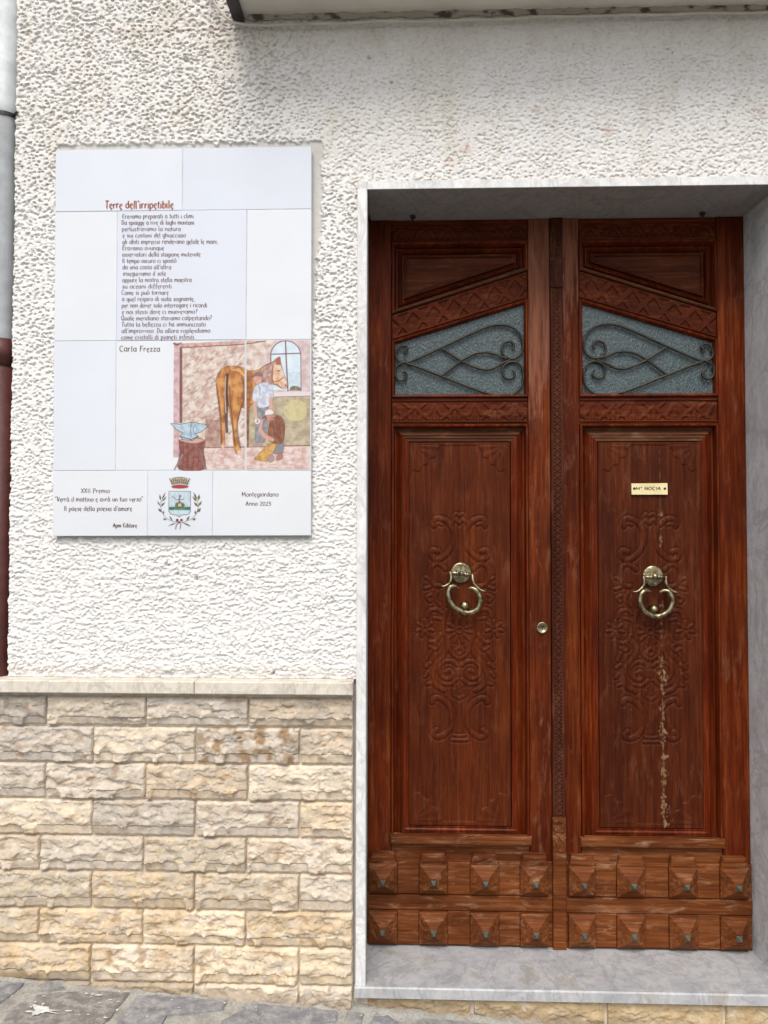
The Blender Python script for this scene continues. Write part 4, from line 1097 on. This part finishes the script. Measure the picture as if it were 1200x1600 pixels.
# ================================================================== the door
def DZ(py): return WZ(py, 719, YD)
class Leaf:
    def __init__(s, side, root): s.side, s.root = side, root
    def x(s, px): return WX(px, YD) if s.side < 0 else WX(1125 - 1.0149 * (px - 610.7), YD)
    def P(s, pts):
        q = [(s.x(a), DZ(b)) for a, b in pts]
        ar = sum(q[i - 1][0] * q[i][1] - q[i][0] * q[i - 1][1] for i in range(len(q)))
        return q if ar > 0 else q[::-1]
    def rect(s, x0, x1, y0, y1): return s.P([(x0, y1), (x1, y1), (x1, y0), (x0, y0)])
def safe_inset(poly, d):
    if d < 1e-9: return poly
    q = inset(poly, d); n = len(poly)
    for i in range(n):
        a, b = np.array(poly[i]), np.array(poly[(i + 1) % n]); c_, e_ = np.array(q[i]), np.array(q[(i + 1) % n])
        if np.dot(b - a, e_ - c_) <= 0:
            p, e1 = np.array(q[i - 1]), np.array(q[i]) - np.array(q[i - 1]); r_, e2 = np.array(q[(i + 2) % n]), np.array(q[(i + 1) % n]) - np.array(q[(i + 2) % n])
            t = ((r_[0] - p[0]) * e2[1] - (r_[1] - p[1]) * e2[0]) / (e1[0] * e2[1] - e1[1] * e2[0])
            m = p + e1 * t
            q[i] = tuple(m + (a - b) * 1e-4); q[(i + 1) % n] = tuple(m + (b - a) * 1e-4)
    return q
def rings(mb, poly, prof, cap, only=None, skip=None):
    prev = None
    for d, y in prof:
        r = mb.ring([(a, YD + y, b) for a, b in safe_inset(poly, d)])
        if prev is not None:
            n0 = len(mb.f); mb.bridge(prev, r); new = mb.f[n0:]; del mb.f[n0:]
            mb.f += [f_ for i_, f_ in enumerate(new) if (only is None or i_ == only) and i_ != skip]
        prev = r
    if cap: mb.f.append(tuple(prev))
def relief(lf, name, quad, nu, nv, yb, hf, mat, attrs=None, parent=None, edge=True):
    (ax, ay), (bx, by), (cx, cy), (dx, dy) = quad           # bl, br, tr, tl in left-leaf pixels
    u, v = np.meshgrid(np.linspace(0, 1, nu), np.linspace(0, 1, nv))
    px = (ax * (1 - u) + bx * u) * (1 - v) + (dx * (1 - u) + cx * u) * v
    py = (ay * (1 - u) + by * u) * (1 - v) + (dy * (1 - u) + cy * u) * v
    h_ = hf(px, py, u, v)
    Y = YD + yb - h_
    if edge: Y[0, :] = Y[-1, :] = YD + yb + 0.02; Y[:, 0] = Y[:, -1] = YD + yb + 0.02
    q = px if lf.side < 0 else 1125 - 1.0149 * (px - 610.7)
    X_ = W(q, np.full(q.shape, 833.0), YD)[0]; Z_ = W(np.full(py.shape, 719.0), py, YD)[1]
    at = attrs(px, py) if attrs else None
    if lf.side > 0:
        X_, Y, Z_ = X_[:, ::-1], Y[:, ::-1], Z_[:, ::-1]
        if at: at = {k: a[:, ::-1] for k, a in at.items()}
    return grid(name, X_, Y, Z_, mat, parent or lf.root, None, None, at)
def carve(px, py, strokes, prof='round'):
    h_ = np.zeros(px.shape)
    for P, w_, amp in strokes:
        Q = smooth_path(P, 5) if len(P) > 2 else [np.array(p, float) for p in P]
        xs_ = [p[0] for p in Q]; ys_ = [p[1] for p in Q]
        jj = np.where((py[:, 0] > min(ys_) - w_ - 1) & (py[:, 0] < max(ys_) + w_ + 1))[0]
        ii = np.where((px[0] > min(xs_) - w_ - 1) & (px[0] < max(xs_) + w_ + 1))[0]
        if len(ii) == 0 or len(jj) == 0: continue
        b = (slice(jj.min(), jj.max() + 1), slice(ii.min(), ii.max() + 1))
        a, c_ = px[b], py[b]; d = np.full(a.shape, 1e9)
        for i in range(len(Q) - 1):
            ax, ay = Q[i]; bx, by = Q[i + 1]; L2 = (bx - ax) ** 2 + (by - ay) ** 2 + 1e-9
            t = np.clip(((a - ax) * (bx - ax) + (c_ - ay) * (by - ay)) / L2, 0, 1)
            d = np.minimum(d, np.hypot(a - ax - t * (bx - ax), c_ - ay - t * (by - ay)))
        h_[b] = np.maximum(h_[b], amp * np.sqrt(np.clip(1 - (d / w_) ** 2, 0, 1)))
    return h_
# the arabesque on each long panel, x measured from the panel's middle
half = [([(41, 820), (37, 811), (25, 812), (13, 823), (9, 838), (12, 855), (24, 870), (36, 875), (45, 868), (42, 860), (34, 862)], 4.2, 1.0),
        ([(40, 824), (34, 818), (28, 820)], 2.6, 0.8), ([(0, 818), (7, 812), (13, 820)], 3.0, 0.9), ([(0, 806), (6, 803), (10, 809)], 2.6, 0.7),
        ([(22, 890), (34, 881), (44, 888), (46, 902), (40, 914), (30, 916)], 3.6, 0.9), ([(46, 906), (53, 903)], 3.0, 0.9), ([(46, 918), (54, 920)], 3.0, 0.9), ([(44, 930), (51, 934), (46, 940)], 3.0, 0.9),
        ([(34, 926), (38, 938), (30, 946)], 3.0, 0.7), ([(28, 958), (36, 953), (46, 955), (50, 964)], 3.2, 0.9), ([(30, 968), (40, 966)], 2.8, 0.8),
        ([(20, 955), (25, 972), (24, 990), (19, 1003), (24, 1024), (36, 1039), (42, 1057), (37, 1072), (24, 1080)], 3.8, 1.0),
        ([(17, 1008), (12, 1022), (0, 1030)], 3.0, 0.9), ([(0, 1012), (6, 1018), (0, 1024)], 2.8, 0.8), ([(38, 1004), (33, 1010), (38, 1016), (46, 1012)], 3.0, 0.9), ([(30, 992), (36, 1002), (46, 1004)], 3.2, 0.8),
        ([(45, 1020), (51, 1031)], 3.2, 0.9), ([(46, 1038), (53, 1043)], 3.2, 0.9), ([(49, 1052), (54, 1058)], 3.0, 0.9), ([(44, 1068), (50, 1070)], 3.0, 0.8),
        ([(4, 1040), (12, 1034), (24, 1035), (32, 1045), (29, 1057), (19, 1062), (11, 1056), (15, 1048), (22, 1051)], 3.2, 0.9), ([(25, 1069), (14, 1070), (4, 1062)], 3.0, 0.8), ([(8, 1078), (9, 1086), (0, 1092)], 3.0, 0.7),
        ([(43, 1098), (40, 1092), (31, 1092), (20, 1100), (13, 1111), (12, 1128), (15, 1140), (24, 1149), (34, 1153), (41, 1148), (36, 1142)], 4.2, 1.0),
        ([(0, 1151), (9, 1150)], 2.6, 0.8), ([(0, 1157), (12, 1157)], 2.8, 0.9)]
def rosette(cx, cy, r0, r1, n, w_):
    return [([(cx + r0 * math.cos(a), cy + r0 * math.sin(a)), (cx + r1 * math.cos(a), cy + r1 * math.sin(a))], w_, 0.95) for a in np.linspace(0, 2 * math.pi, n + 1)[:-1] + 0.2]
def panel_h(cx, wobble):
    st = []
    for P, w_, a in half:
        st.append(([(cx + x_, y_) for x_, y_ in P], w_, a)); st.append(([(cx - x_, y_) for x_, y_ in P], w_, a))
    st += rosette(cx, 985, 10, 20, 11, 2.6) + rosette(cx - 54, 983, 4, 13, 7, 2.8) + rosette(cx + 54, 983, 4, 13, 7, 2.8)
    st += [([(cx + 5 * math.cos(a), 985 + 5 * math.sin(a)) for a in np.linspace(0, 6.3, 9)], 2.4, 1.1)]
    def hf(px, py, u, v):
        wx_ = px + 1.6 * perlin(px / 9, py / 9, 3 + wobble); wy_ = py + 1.6 * perlin(px / 9, py / 9, 9 + wobble)
        jac = carve(px, py, st)
        # displaced lookup keeps the hand-cut look
        h_ = jac * (0.0043 + 0.0014 * fbm(wx_ / 8, wy_ / 8, 3, 4 + wobble))
        # hollowed ground round the ornament
        pad = carve(px, py, [(P, w_ + 3.0, a) for P, w_, a in st])
        h_ = h_ - 0.0018 * sstep(0.05, 0.6, pad)
        # corner fans
        x0_, x1_, y0_, y1_ = 645.5, 789.5, 697, 1283
        for (kx, ky, R_) in ((x0_, y0_, 39), (x1_, y0_, 39), (x0_, y1_, 43), (x1_, y1_, 43)):
            dx_, dy_ = np.abs(px - kx), np.abs(py - ky)
            inb = ((px - kx) * (1 if kx == x0_ else -1) > -1) & ((py - ky) * (1 if ky == y0_ else -1) > -1)
            th = np.arctan2(dy_, dx_ + 1e-6); rr_ = np.hypot(dx_, dy_)
            edge_ = R_ + 2.0 * np.cos(th * 14) - 9 * np.sin(2 * th) ** 2 * 0.6
            fan = sstep(edge_ + 1.0, edge_ - 1.0, rr_) * (0.0026 + 0.0007 * np.cos(th * 14) * sstep(6, 20, rr_))
            h_ = h_ + np.where(inb, fan, 0)
        # sunk field inside a flat border
        din = np.minimum(np.minimum(px - 644, 791 - px), np.minimum(py - 695, 1285 - py))
        h_ = h_ + 0.0022 * sstep(1.2, -0.2, din)
        h_ = h_ + 0.0007 * fbm(px / 2.2, py / 40, 4, 14) + 0.0008 * fbm(px / 30, py / 30, 3, 17)
        # join between the two boards
        h_ = h_ - 0.0022 * sstep(0.9, 0.2, np.abs(px - (727 if wobble == 0 else 701) - 0.004 * (py - 900))) * (1 if wobble else sstep(880, 860, py))
        return h_
    return hf
def flake_attr(px, py):
    c_ = 701 - 0.004 * (py - 900)
    d = np.abs(px - c_); yy = (py - 693) / 597.0
    wide = 0.3 + 8.5 * sstep(0.05, 0.5, fbm(px / 40, py / 22, 3, 5)) * sstep(0.35, 0.6, yy) + 2.0 * sstep(0.2, 0.5, fbm(px / 40, py / 18, 3, 9))
    for y_, w_, l_ in ((1048, 7, 12), (1075, 6, 9), (1105, 6, 9), (1142, 9, 20), (1212, 9, 18), (1258, 9, 20), (1284, 9, 8), (806, 4, 9), (965, 3, 10)):
        wide = np.maximum(wide, w_ * np.exp(-((py - y_) / l_) ** 2) * (0.45 + 1.3 * fbm(px / 6, py / 5, 2, 63)))
    m = sstep(wide + 0.9, wide - 0.5, d + 2.2 * fbm(px / 3.5, py / 5, 3, 12) * (wide > 1)) * sstep(0.0, 0.02, yy)
    m = m * np.where(d < 1.2, 0.10 + 0.60 * sstep(-0.05, 0.35, fbm(py / 9, py * 0 + 0.7, 3, 29) + 0.25 * sstep(0.5, 0.8, yy)), sstep(-0.15, 0.25, fbm(px / 4, py / 8, 3, 19)))
    sp_ = sstep(0.50, 0.62, fbm(px / 5, py / 6, 3, 23)) * 0.55 * sstep(0.3, 0.6, yy)
    return {'flake': np.clip(np.maximum(m, sp_), 0, 1)}
def band_h(px, py, u, v):
    a = u * 6.6
    s1_ = np.abs(((a + v * 1.0) % 1.0) - 0.5); s2_ = np.abs(((a - v * 1.0) % 1.0) - 0.5)
    strip = np.maximum(sstep(0.30, 0.36, s1_), sstep(0.30, 0.36, s2_))
    over = 0.0008 * np.sin(a * math.pi * 2) * sstep(0.36, 0.42, s1_)
    b_ = np.minimum(v, 1 - v)
    return np.maximum(0.0055 * strip * sstep(0.02, 0.06, b_) + over, 0.0052 * sstep(0.10, 0.07, b_)) + 0.0008 * fbm(px / 5, py / 5, 3, 31)
def rail_h(px, py, u, v):
    st = []
    for k in range(-1, 5):
        c0 = 648 + k * 63
        st += [([(c0 - 30, 634), (c0 - 18, 650), (c0 - 4, 640), (c0, 637), (c0 + 4, 640), (c0 + 18, 650), (c0 + 30, 634)], 4.0, 1.0), ([(c0 - 22, 655), (c0 - 12, 648), (c0 - 7, 655)], 3.0, 0.9), ([(c0 + 22, 655), (c0 + 12, 648), (c0 + 7, 655)], 3.0, 0.9),
               ([(c0, 645), (c0, 655)], 3.4, 0.9), ([(c0 - 16, 631), (c0 - 8, 637)], 2.8, 0.8), ([(c0 + 16, 631), (c0 + 8, 637)], 2.8, 0.8), ([(c0 + 31, 640), (c0 + 31, 655)], 3.0, 0.8)]
    b_ = np.minimum(py - 626, 658.5 - py)
    return np.maximum(0.0048 * carve(px, py, st) * (b_ > 0), 0.005 * sstep(1.5, 0.2, b_)) + 0.0007 * fbm(px / 4, py / 4, 3, 41)
def top_h(px, py, u, v):
    st = []
    for k in range(6):
        c0 = 628 + k * 36
        st += [([(c0 - 14, 370), (c0 - 6, 358), (c0, 356), (c0 + 6, 358), (c0 + 14, 370)], 3.4, 1.0), ([(c0 - 5, 370), (c0, 364), (c0 + 5, 370)], 2.6, 0.9)]
    b_ = np.minimum(py - 353, 373 - py)
    return np.maximum(0.0045 * carve(px, py, st) * (b_ > 0), 0.005 * sstep(1.2, 0.2, b_)) + 0.0006 * fbm(px / 4, py / 4, 3, 43)

def scroll(mb, pts, lf, w_=0.0043):
    Q = smooth_path(pts, 6)
    mb.tube([(lf.x(a), YD + 0.002, DZ(b)) for a, b in Q], w_, 8, True, 0.0048)

def make_leaf(side):
    DZ = lambda py: WZ(py, 719, YD)
    xm_ = (XDL + WX(860.5, YD)) / 2 if side < 0 else (WX(863, YD) + XDR) / 2
    label = 'carved red-brown door leaf with round brass lock cylinder on its stile' if side < 0 else 'carved red-brown door leaf with brass nameplate and pale split down its panel'
    root = thing('door_leaf', label, 'door', (xm_, YD, ZDB))
    lf = Leaf(side, root)
    def board(name, poly, yf, yb, mat, ch=0.0015):
        mb = MB(); mb.board(poly, YD + yf, YD + yb, ch); return mb.build(name, mat, root)
    R = lambda x0, x1, y0, y1: [(x0, DZ(y1)), (x1, DZ(y1)), (x1, DZ(y0)), (x0, DZ(y0))]
    xi, xo = lf.x(611), lf.x(826.5)
    if side < 0:
        board('stile', R(XDL, xi, 343, 1347), 0, 0.045, M_wv); board('stile', R(xo, WX(860.5, YD), 343, 1347), 0, 0.045, M_bare)
        lo_, hi_ = XDL, WX(860.5, YD)
    else:
        board('stile', R(xi, XDR, 343, 1347), 0, 0.045, M_wv); board('stile', R(WX(863, YD), xo, 343, 1347), 0, 0.045, M_wdk)
        lo_, hi_ = WX(863, YD), XDR
    # rails
    board('top_rail', lf.rect(611.8, 825.7, 343.2, 378), 0.004, 0.045, M_wh)
    relief(lf, 'carved_frieze', [(613, 374), (824.5, 374), (824.5, 352), (613, 352)], 240, 26, 0.004, top_h, M_carv)
    # upper sloped panel with mouldings
    trap = lf.P([(611.8, 378.3), (825.7, 378.3), (825.7, 423), (611.8, 490)])
    tp = [(0, 0.03), (0, -0.005), (.003, -.008), (.0075, -.008), (.012, .006), (.015, .022), (.021, .022), (.023, .012), (.028, .008), (.032, .014), (.036, .023), (.041, .023)]
    si = 0 if side < 0 else 2
    mb = MB(); rings(mb, trap, tp, False, skip=si); mb.build('panel_moulding', M_mould, root)
    mb = MB(); rings(mb, trap, tp[:6], False, only=si); mb.build('panel_moulding', M_dust, root)
    mb = MB(); rings(mb, trap, tp[5:], False, only=si); mb.build('panel_moulding', M_mould, root)
    mb = MB(); rings(mb, trap, [(.041, .023), (.0412, .008), (.052, .002), (.0525, .009), (.060, .009)], True)
    mb.build('upper_panel', M_dust2, root)
    # lattice band over the glass
    board('sloped_rail', lf.P([(611.8, 490.3), (825.7, 423.3), (825.7, 467.7), (611.8, 531.7)]), 0.006, 0.045, M_wh)
    relief(lf, 'lattice_band', [(612.5, 530), (825, 466), (825, 425.5), (612.5, 492)], 330, 64, 0.0045, band_h, M_carv)
    gl = lf.P([(611.8, 532), (825.7, 468), (825.7, 620.8), (611.8, 620.8)])
    mb = MB(); rings(mb, gl, [(0, 0.03), (0, -0.003), (.003, -.006), (.007, -.005), (.0115, .004), (.0125, .028)], False)
    gb = mb.build('glazing_bead', M_mould, root)
    mb = MB(); mb.board(safe_inset(gl, 0.0105), YD + 0.014, YD + 0.018); mb.build('glass_pane', M_glass, root)
    # wrought scrolls, traced on the left leaf and mirrored for the other
    Zo = lambda a, b: (605 + a * 0.1875, 470 + b * 0.1875)
    mb = MB()
    scroll(mb, [Zo(*p) for p in ((145, 445), (150, 415), (168, 395), (150, 372), (105, 380), (72, 430), (80, 480), (130, 512), (200, 500), (450, 390), (700, 275), (860, 212), (980, 205), (1070, 238), (1125, 310), (1138, 390), (1110, 455), (1050, 485), (990, 470), (960, 420), (975, 360), (1030, 340), (1062, 375), (1048, 410))], lf)
    scroll(mb, [Zo(*p) for p in ((130, 588), (158, 600), (155, 640), (120, 660), (80, 645), (64, 600), (72, 550), (120, 518), (200, 530), (450, 625), (700, 725), (860, 778), (980, 795), (1060, 775), (1125, 710), (1138, 600), (1110, 535), (1050, 508), (985, 535), (962, 590), (985, 640), (1030, 650), (1068, 620), (1052, 580))], lf)
    scroll(mb, [Zo(*p) for p in ((450, 390), (540, 450), (620, 500), (700, 540), (800, 572), (880, 565), (960, 525), (1045, 488))], lf)
    scroll(mb, [Zo(*p) for p in ((455, 625), (540, 560), (620, 500), (720, 445), (800, 430), (880, 438), (960, 470), (1045, 492))], lf)
    mb.build('iron_scrollwork', M_iron, root, True)
    # carved middle rail
    board('middle_rail', lf.rect(611.8, 825.7, 621.2, 662.6), 0.004, 0.045, M_wh)
    relief(lf, 'carved_rail', [(612.5, 660), (825, 660), (825, 624.5), (612.5, 624.5)], 300, 50, 0.003, rail_h, M_carv)
    # long panel
    pn = lf.rect(611.8, 825.7, 663, 1319)
    prof = [(0, 0.03), (0, -0.004), (.003, -.007), (.007, -.006), (.010, .008), (.0115, .021), (.016, .022), (.036, .006), (.0365, .009), (.041, .009), (.0415, .0055), (.046, .0045), (.050, .007), (.053, .007), (.056, .0045), (.0585, .0045), (.0585, .02)]
    ti = 2 if side < 0 else 0
    mb = MB(); rings(mb, pn, prof, False, skip=ti); mb.build('panel_moulding', M_mould, root)
    mb = MB(); rings(mb, pn, prof[:6], False, only=ti); mb.build('panel_moulding', M_mould, root)
    mb = MB(); rings(mb, pn, prof[5:], False, only=ti); mb.build('panel_moulding', M_dust, root)
    relief(lf, 'carved_panel', [(638.4, 1291.5), (798, 1291.5), (798, 690.5), (638.4, 690.5)], 170, 620, 0.0055, panel_h(718, 0 if side < 0 else 4), M_wp if side < 0 else M_wpf, None if side < 0 else flake_attr)
    mb = MB(); mb.nest(lf.rect(609.5, 829, 1304, 1318.5), [(0, YD + 0.01), (0, YD - 0.010), (0.004, YD - 0.019), (0.008, YD - 0.021)])
    mb.build('panel_sill', M_wb, root)
    board('bottom_rail', lf.rect(611.8, 825.7, 1319.3, 1347), 0.0015, 0.045, M_wb)
    # studded base, proud of the stiles
    YB = YD - 0.018
    DZ = lambda py: WZ(py, 719, YB)
    R = lambda x0, x1, y0, y1: [(x0, DZ(y1)), (x1, DZ(y1)), (x1, DZ(y0)), (x0, DZ(y0))]
    board('kick_board', [(lo_, ZDB + 0.0005), (hi_, ZDB + 0.0005), (hi_, DZ(1347)), (lo_, DZ(1347))], -0.006, 0.045, M_wb)
    cs = (599.5, 677, 756, 833) if side < 0 else (905.5, 982, 1062.5, 1141.5)
    hw = 21.8
    rs = random.Random(side)
    for row, (y0, y1) in enumerate(((1350, 1397.5), (1426, 1476.5))):
        for c0 in cs:
            xa_, xb_ = WX(c0 - hw, YB), WX(c0 + hw, YB)
            if side < 0 or c0 > 910: pass
            xa_, xb_ = max(xa_, lo_ + 0.001 if not (side > 0 and c0 < 910) else WX(884, YD)), min(xb_, hi_ - 0.001)
            q = R(xa_, xb_, y0, y1); d = (xb_ - xa_) / 2
            ty = rs.uniform(-0.002, 0.002)
            mb = MB(); mb.nest(q, [(0, YD - 0.004), (0, YD - 0.020), (d * 0.80, YD - 0.054 + ty)])
            pyr = mb.build('stud_block', M_wb, root)
            cxm, czm = (xa_ + xb_) / 2, (DZ(y0) + DZ(y1)) / 2
            s_ = 0.0098
            mb = MB(); mb.nest([(cxm - s_, czm - s_), (cxm + s_, czm - s_), (cxm + s_, czm + s_), (cxm - s_, czm + s_)], [(0, YD - 0.040), (0, YD - 0.0545), (s_ * 0.93, YD - 0.072 + ty)])
            mb.build('spike', M_bronze, pyr)
            if row == 0:
                w2 = (xb_ - xa_) / 2
                qq = [(cxm - w2 * 0.98, DZ(1350.5)), (cxm + w2 * 0.98, DZ(1350.5)), (cxm + w2 * 0.80, DZ(1334)), (cxm - w2 * 0.80, DZ(1334))]
                mb = MB(); mb.nest(qq, [(0, YD + 0.001), (0, YD - 0.019), (0.0022, YD - 0.022), (0.010, YD - 0.024)])
                mb.build('stud_cap', M_wb, root)
        for a, b in zip(cs[:-1], cs[1:]):
            xa_, xb_ = WX(a + hw + 0.4, YB), WX(b - hw - 0.4, YB)
            mb = MB(); mb.nest(R(xa_, xb_, y0 - 2 if row == 0 else y0 - 1, y1 + 0.5), [(0, YD - 0.004), (0, YD - 0.0135), (0.002, YD - 0.0155)])
            mb.build('filler_block', M_wb, root)
    board('kick_batten', R(lo_ + 0.0005, hi_ - 0.0005, 1400.5, 1424.5), -0.0125, 0.0, M_wb, 0.0025)
    # knocker
    kx, ky, rot = (720, 895, math.radians(-6.5)) if side < 0 else (1019.5, 900, math.radians(-0.5))
    def K(a, b, y):
        a, b = a * math.cos(rot) - b * math.sin(rot) * -1 * -1, a * math.sin(rot) * -1 + b * math.cos(rot)
        return (WX(kx + a, YD), YD + y, WZ(ky + b, 719 if side < 0 else 1022, YD))
    mb = MB(); c0 = K(0, 0, 0)
    mb.lathe((c0[0], YD, c0[2]), 'y', [(0.0355, 0.008), (0.0355, -0.001), (0.034, -0.0035), (0.030, -0.0045), (0.012, -0.006), (0.0, -0.006)], 32)
    mb.lathe((c0[0], YD, c0[2]), 'y', [(0.007, -0.004), (0.0075, -0.014), (0.0088, -0.018), (0.0088, -0.026), (0.006, -0.030), (0.001, -0.031)], 16)
    kn = mb.build('door_knocker', M_brass, root, True)
    mb = MB()
    mb.tube([K(-18, 1, -.019), (K(-9, 1, -.019)), K(9, 1, -.019), K(18, 1, -.019)], [0.0052, 0.0056, 0.0056, 0.0052], 10)
    mb.tube([K(-8, 1, -.019), K(-6, 1, -.019), K(-4.6, 1, -.019)], [0.0075, 0.0085, 0.0075], 14); mb.tube([K(8, 1, -.019), K(6, 1, -.019), K(4.6, 1, -.019)], [0.0075, 0.0085, 0.0075], 14)
    for s_ in (-1, 1):
        mb.tube([K(s_ * p[0], p[1], -.019 - 0.002 * i) for i, p in enumerate(smooth_path([(17.5, 0), (16.6, 8), (18.5, 15), (25, 21.5), (31, 24), (37.5, 23.5)], 4)[:1] + smooth_path([(17.5, 0), (16.6, 8), (18.5, 15), (25, 21.5), (31, 24), (37.5, 23.5)], 4)[1::3])], [0.0052, 0.0052, 0.0052, 0.0054, 0.0050, 0.0042, 0.0030, 0.0014][:8], 10)
        q = smooth_path([(6, 24.5), (13, 21.5), (20.5, 24.5), (24.8, 34), (23.5, 45), (17, 54.5), (7, 60.5), (0, 62)], 5)
        mb.tube([K(s_ * p[0], p[1], -.024 - 0.008 * math.sin(i / len(q) * 3.1)) for i, p in enumerate(q)], [0.0024 + 0.0058 * min(1, i / 9.0) + 0.0012 * (i / len(q)) for i in range(len(q))], 10)
    mb.build('ring', M_brass, kn, True)
    mb = MB(); c1 = K(0, 52, 0); mb.lathe((c1[0], YD, c1[2]), 'y', [(0.017, 0.006), (0.017, -0.006), (0.015, -0.013), (0.010, -0.018), (0.004, -0.0205), (0.0005, -0.021)], 20)
    c2 = K(-1.5, 61, -.026)
    mb.tube([(c2[0] - 0.009, c2[1], c2[2]), (c2[0] - 0.006, c2[1], c2[2]), (c2[0] + 0.006, c2[1], c2[2]), (c2[0] + 0.009, c2[1], c2[2])], [0.0075, 0.0085, 0.0085, 0.0075], 14)
    mb.build('striker', M_brass, kn, True)
    return lf
left = make_leaf(-1); right = make_leaf(1)

# lock cylinder
lx, lz = WX(846.5, YD), DZ(980)
mb = MB(); mb.lathe((lx, YD, lz), 'y', [(0.0205, 0.003), (0.0205, -0.003), (0.0185, -0.006), (0.0145, -0.0065), (0.0135, -0.0045), (0.001, -0.0045)], 28)
lock = mb.build('lock', M_brass, left.root, True)
mb = MB(); mb.lathe((lx, YD - 0.0046, lz + 0.002), 'y', [(0.0035, 0.0), (0.0035, -0.0008), (0.001, -0.0008)], 12); mb.box(lx - 0.0016, lx + 0.0016, YD - 0.0055, YD - 0.0046, lz - 0.008, lz + 0.001)
mb.build('keyhole', M_dark, lock)

# nameplate
def RX(px, py): a, b = W(px, py, YD); return float(a), float(b)
pl_ = [RX(986.5, 773), RX(1043, 773), RX(1042.5, 755), RX(986, 755.5)]
mb = MB(); mb.board(pl_, YD - 0.0035, YD + 0.004, 0.0006); npl = mb.build('nameplate', M_brassb, right.root)
mb = MB(); letter(mb, "M° NOCIA", 993.5, 1033.5, 765.6, 3.0, YD - 0.0041, 0.42); mb.build('engraving', M_ink, npl)
for sx in (990.5, 1038.3):
    a_, b_ = RX(sx, 763.5)
    mb = MB(); mb.lathe((a_, YD - 0.003, b_), 'y', [(0.0042, 0), (0.0042, -0.0016), (0.003, -0.0024), (0.0006, -0.0024)], 14); mb.build('screw', M_dark, npl)

# carved strip covering the meeting stiles (fixed to the leaf with the nameplate)
def SR(x0, x1, y0, y1): return [(WX(x0, YD), DZ(y1)), (WX(x1, YD), DZ(y1)), (WX(x1, YD), DZ(y0)), (WX(x0, YD), DZ(y0))]
mb = MB(); mb.board(SR(861, 880, 344, 1475.5), YD - 0.011, YD - 0.0005, 0.002)
ast = mb.build('meeting_strip', M_carvz, right.root)
class Flat(Leaf):
    def __init__(s, root): s.side, s.root = -1, root
fl = Flat(right.root)
def xl(px, py, u, v, per):
    a = py / per; w_ = (u - 0.5)
    s1_ = np.abs(((a + w_) % 1.0) - 0.5); s2_ = np.abs(((a - w_) % 1.0) - 0.5)
    st = np.maximum(sstep(0.30, 0.38, s1_), sstep(0.30, 0.38, s2_)); b_ = np.minimum(u, 1 - u)
    return np.maximum(0.0042 * st, 0.0045 * sstep(0.14, 0.08, b_)) + 0.0005 * fbm(px / 3, py / 3, 2, 4)
relief(fl, 'carved_lattice', [(864, 1271), (876.5, 1271), (876.5, 453), (864, 453)], 15, 760, -0.0095, lambda a, b, c, d: xl(a, b, c, d, 10.5), M_carvz, None, ast)
relief(fl, 'carved_lattice', [(863, 404), (878, 404), (878, 362), (863, 362)], 17, 60, -0.0095, lambda a, b, c, d: xl(a, b, c, d, 13.0), M_carvz, None, ast)
def leaf_h(px, py, u, v):
    st = [([(863, 412), (870, 432), (877, 412)], 2.6, 1.0), ([(870, 408), (870, 424)], 2.4, 0.9), ([(864, 438), (870, 448), (876, 436)], 2.4, 0.9)]
    return 0.004 * carve(px, py, st) + 0.0006 * fbm(px / 3, py / 3, 2, 4)
mb = MB(); mb.board(SR(859.8, 880.6, 406, 452), YD - 0.018, YD - 0.0112, 0.0015); mb.build('strip_block', M_carvz, ast)
relief(fl, 'carved_leaf', [(861.5, 451), (879, 451), (879, 407), (861.5, 407)], 26, 60, -0.0178, leaf_h, M_carvz, None, ast, True)
mb = MB(); mb.nest(SR(859.8, 880.2, 1273, 1475.8), [(0, YD - 0.0112), (0, YD - 0.022), (0.002, YD - 0.0245)]); mb.build('strip_block', M_wb, ast)
def leaf2(px, py, u, v):
    st = [([(863, 1280), (868, 1276), (876, 1280), (874, 1292), (866, 1297), (863, 1290)], 2.8, 1.0), ([(863, 1290), (872, 1302), (878, 1312), (876, 1322), (869, 1322), (868, 1314)], 2.8, 1.0), ([(864, 1303), (866, 1312)], 2.4, 0.8)]
    return 0.0045 * carve(px, py, st)
relief(fl, 'carved_leaf', [(861.8, 1330), (878.4, 1330), (878.4, 1274.5), (861.8, 1274.5)], 26, 80, -0.0243, leaf2, M_wb, None, ast, True)
mb = MB(); mb.nest(SR(877.2, 881.4, 431, 441), [(0, YD - 0.010), (0.002, YD - 0.0125)]); mb.build('paint_drip', M_splash, ast)
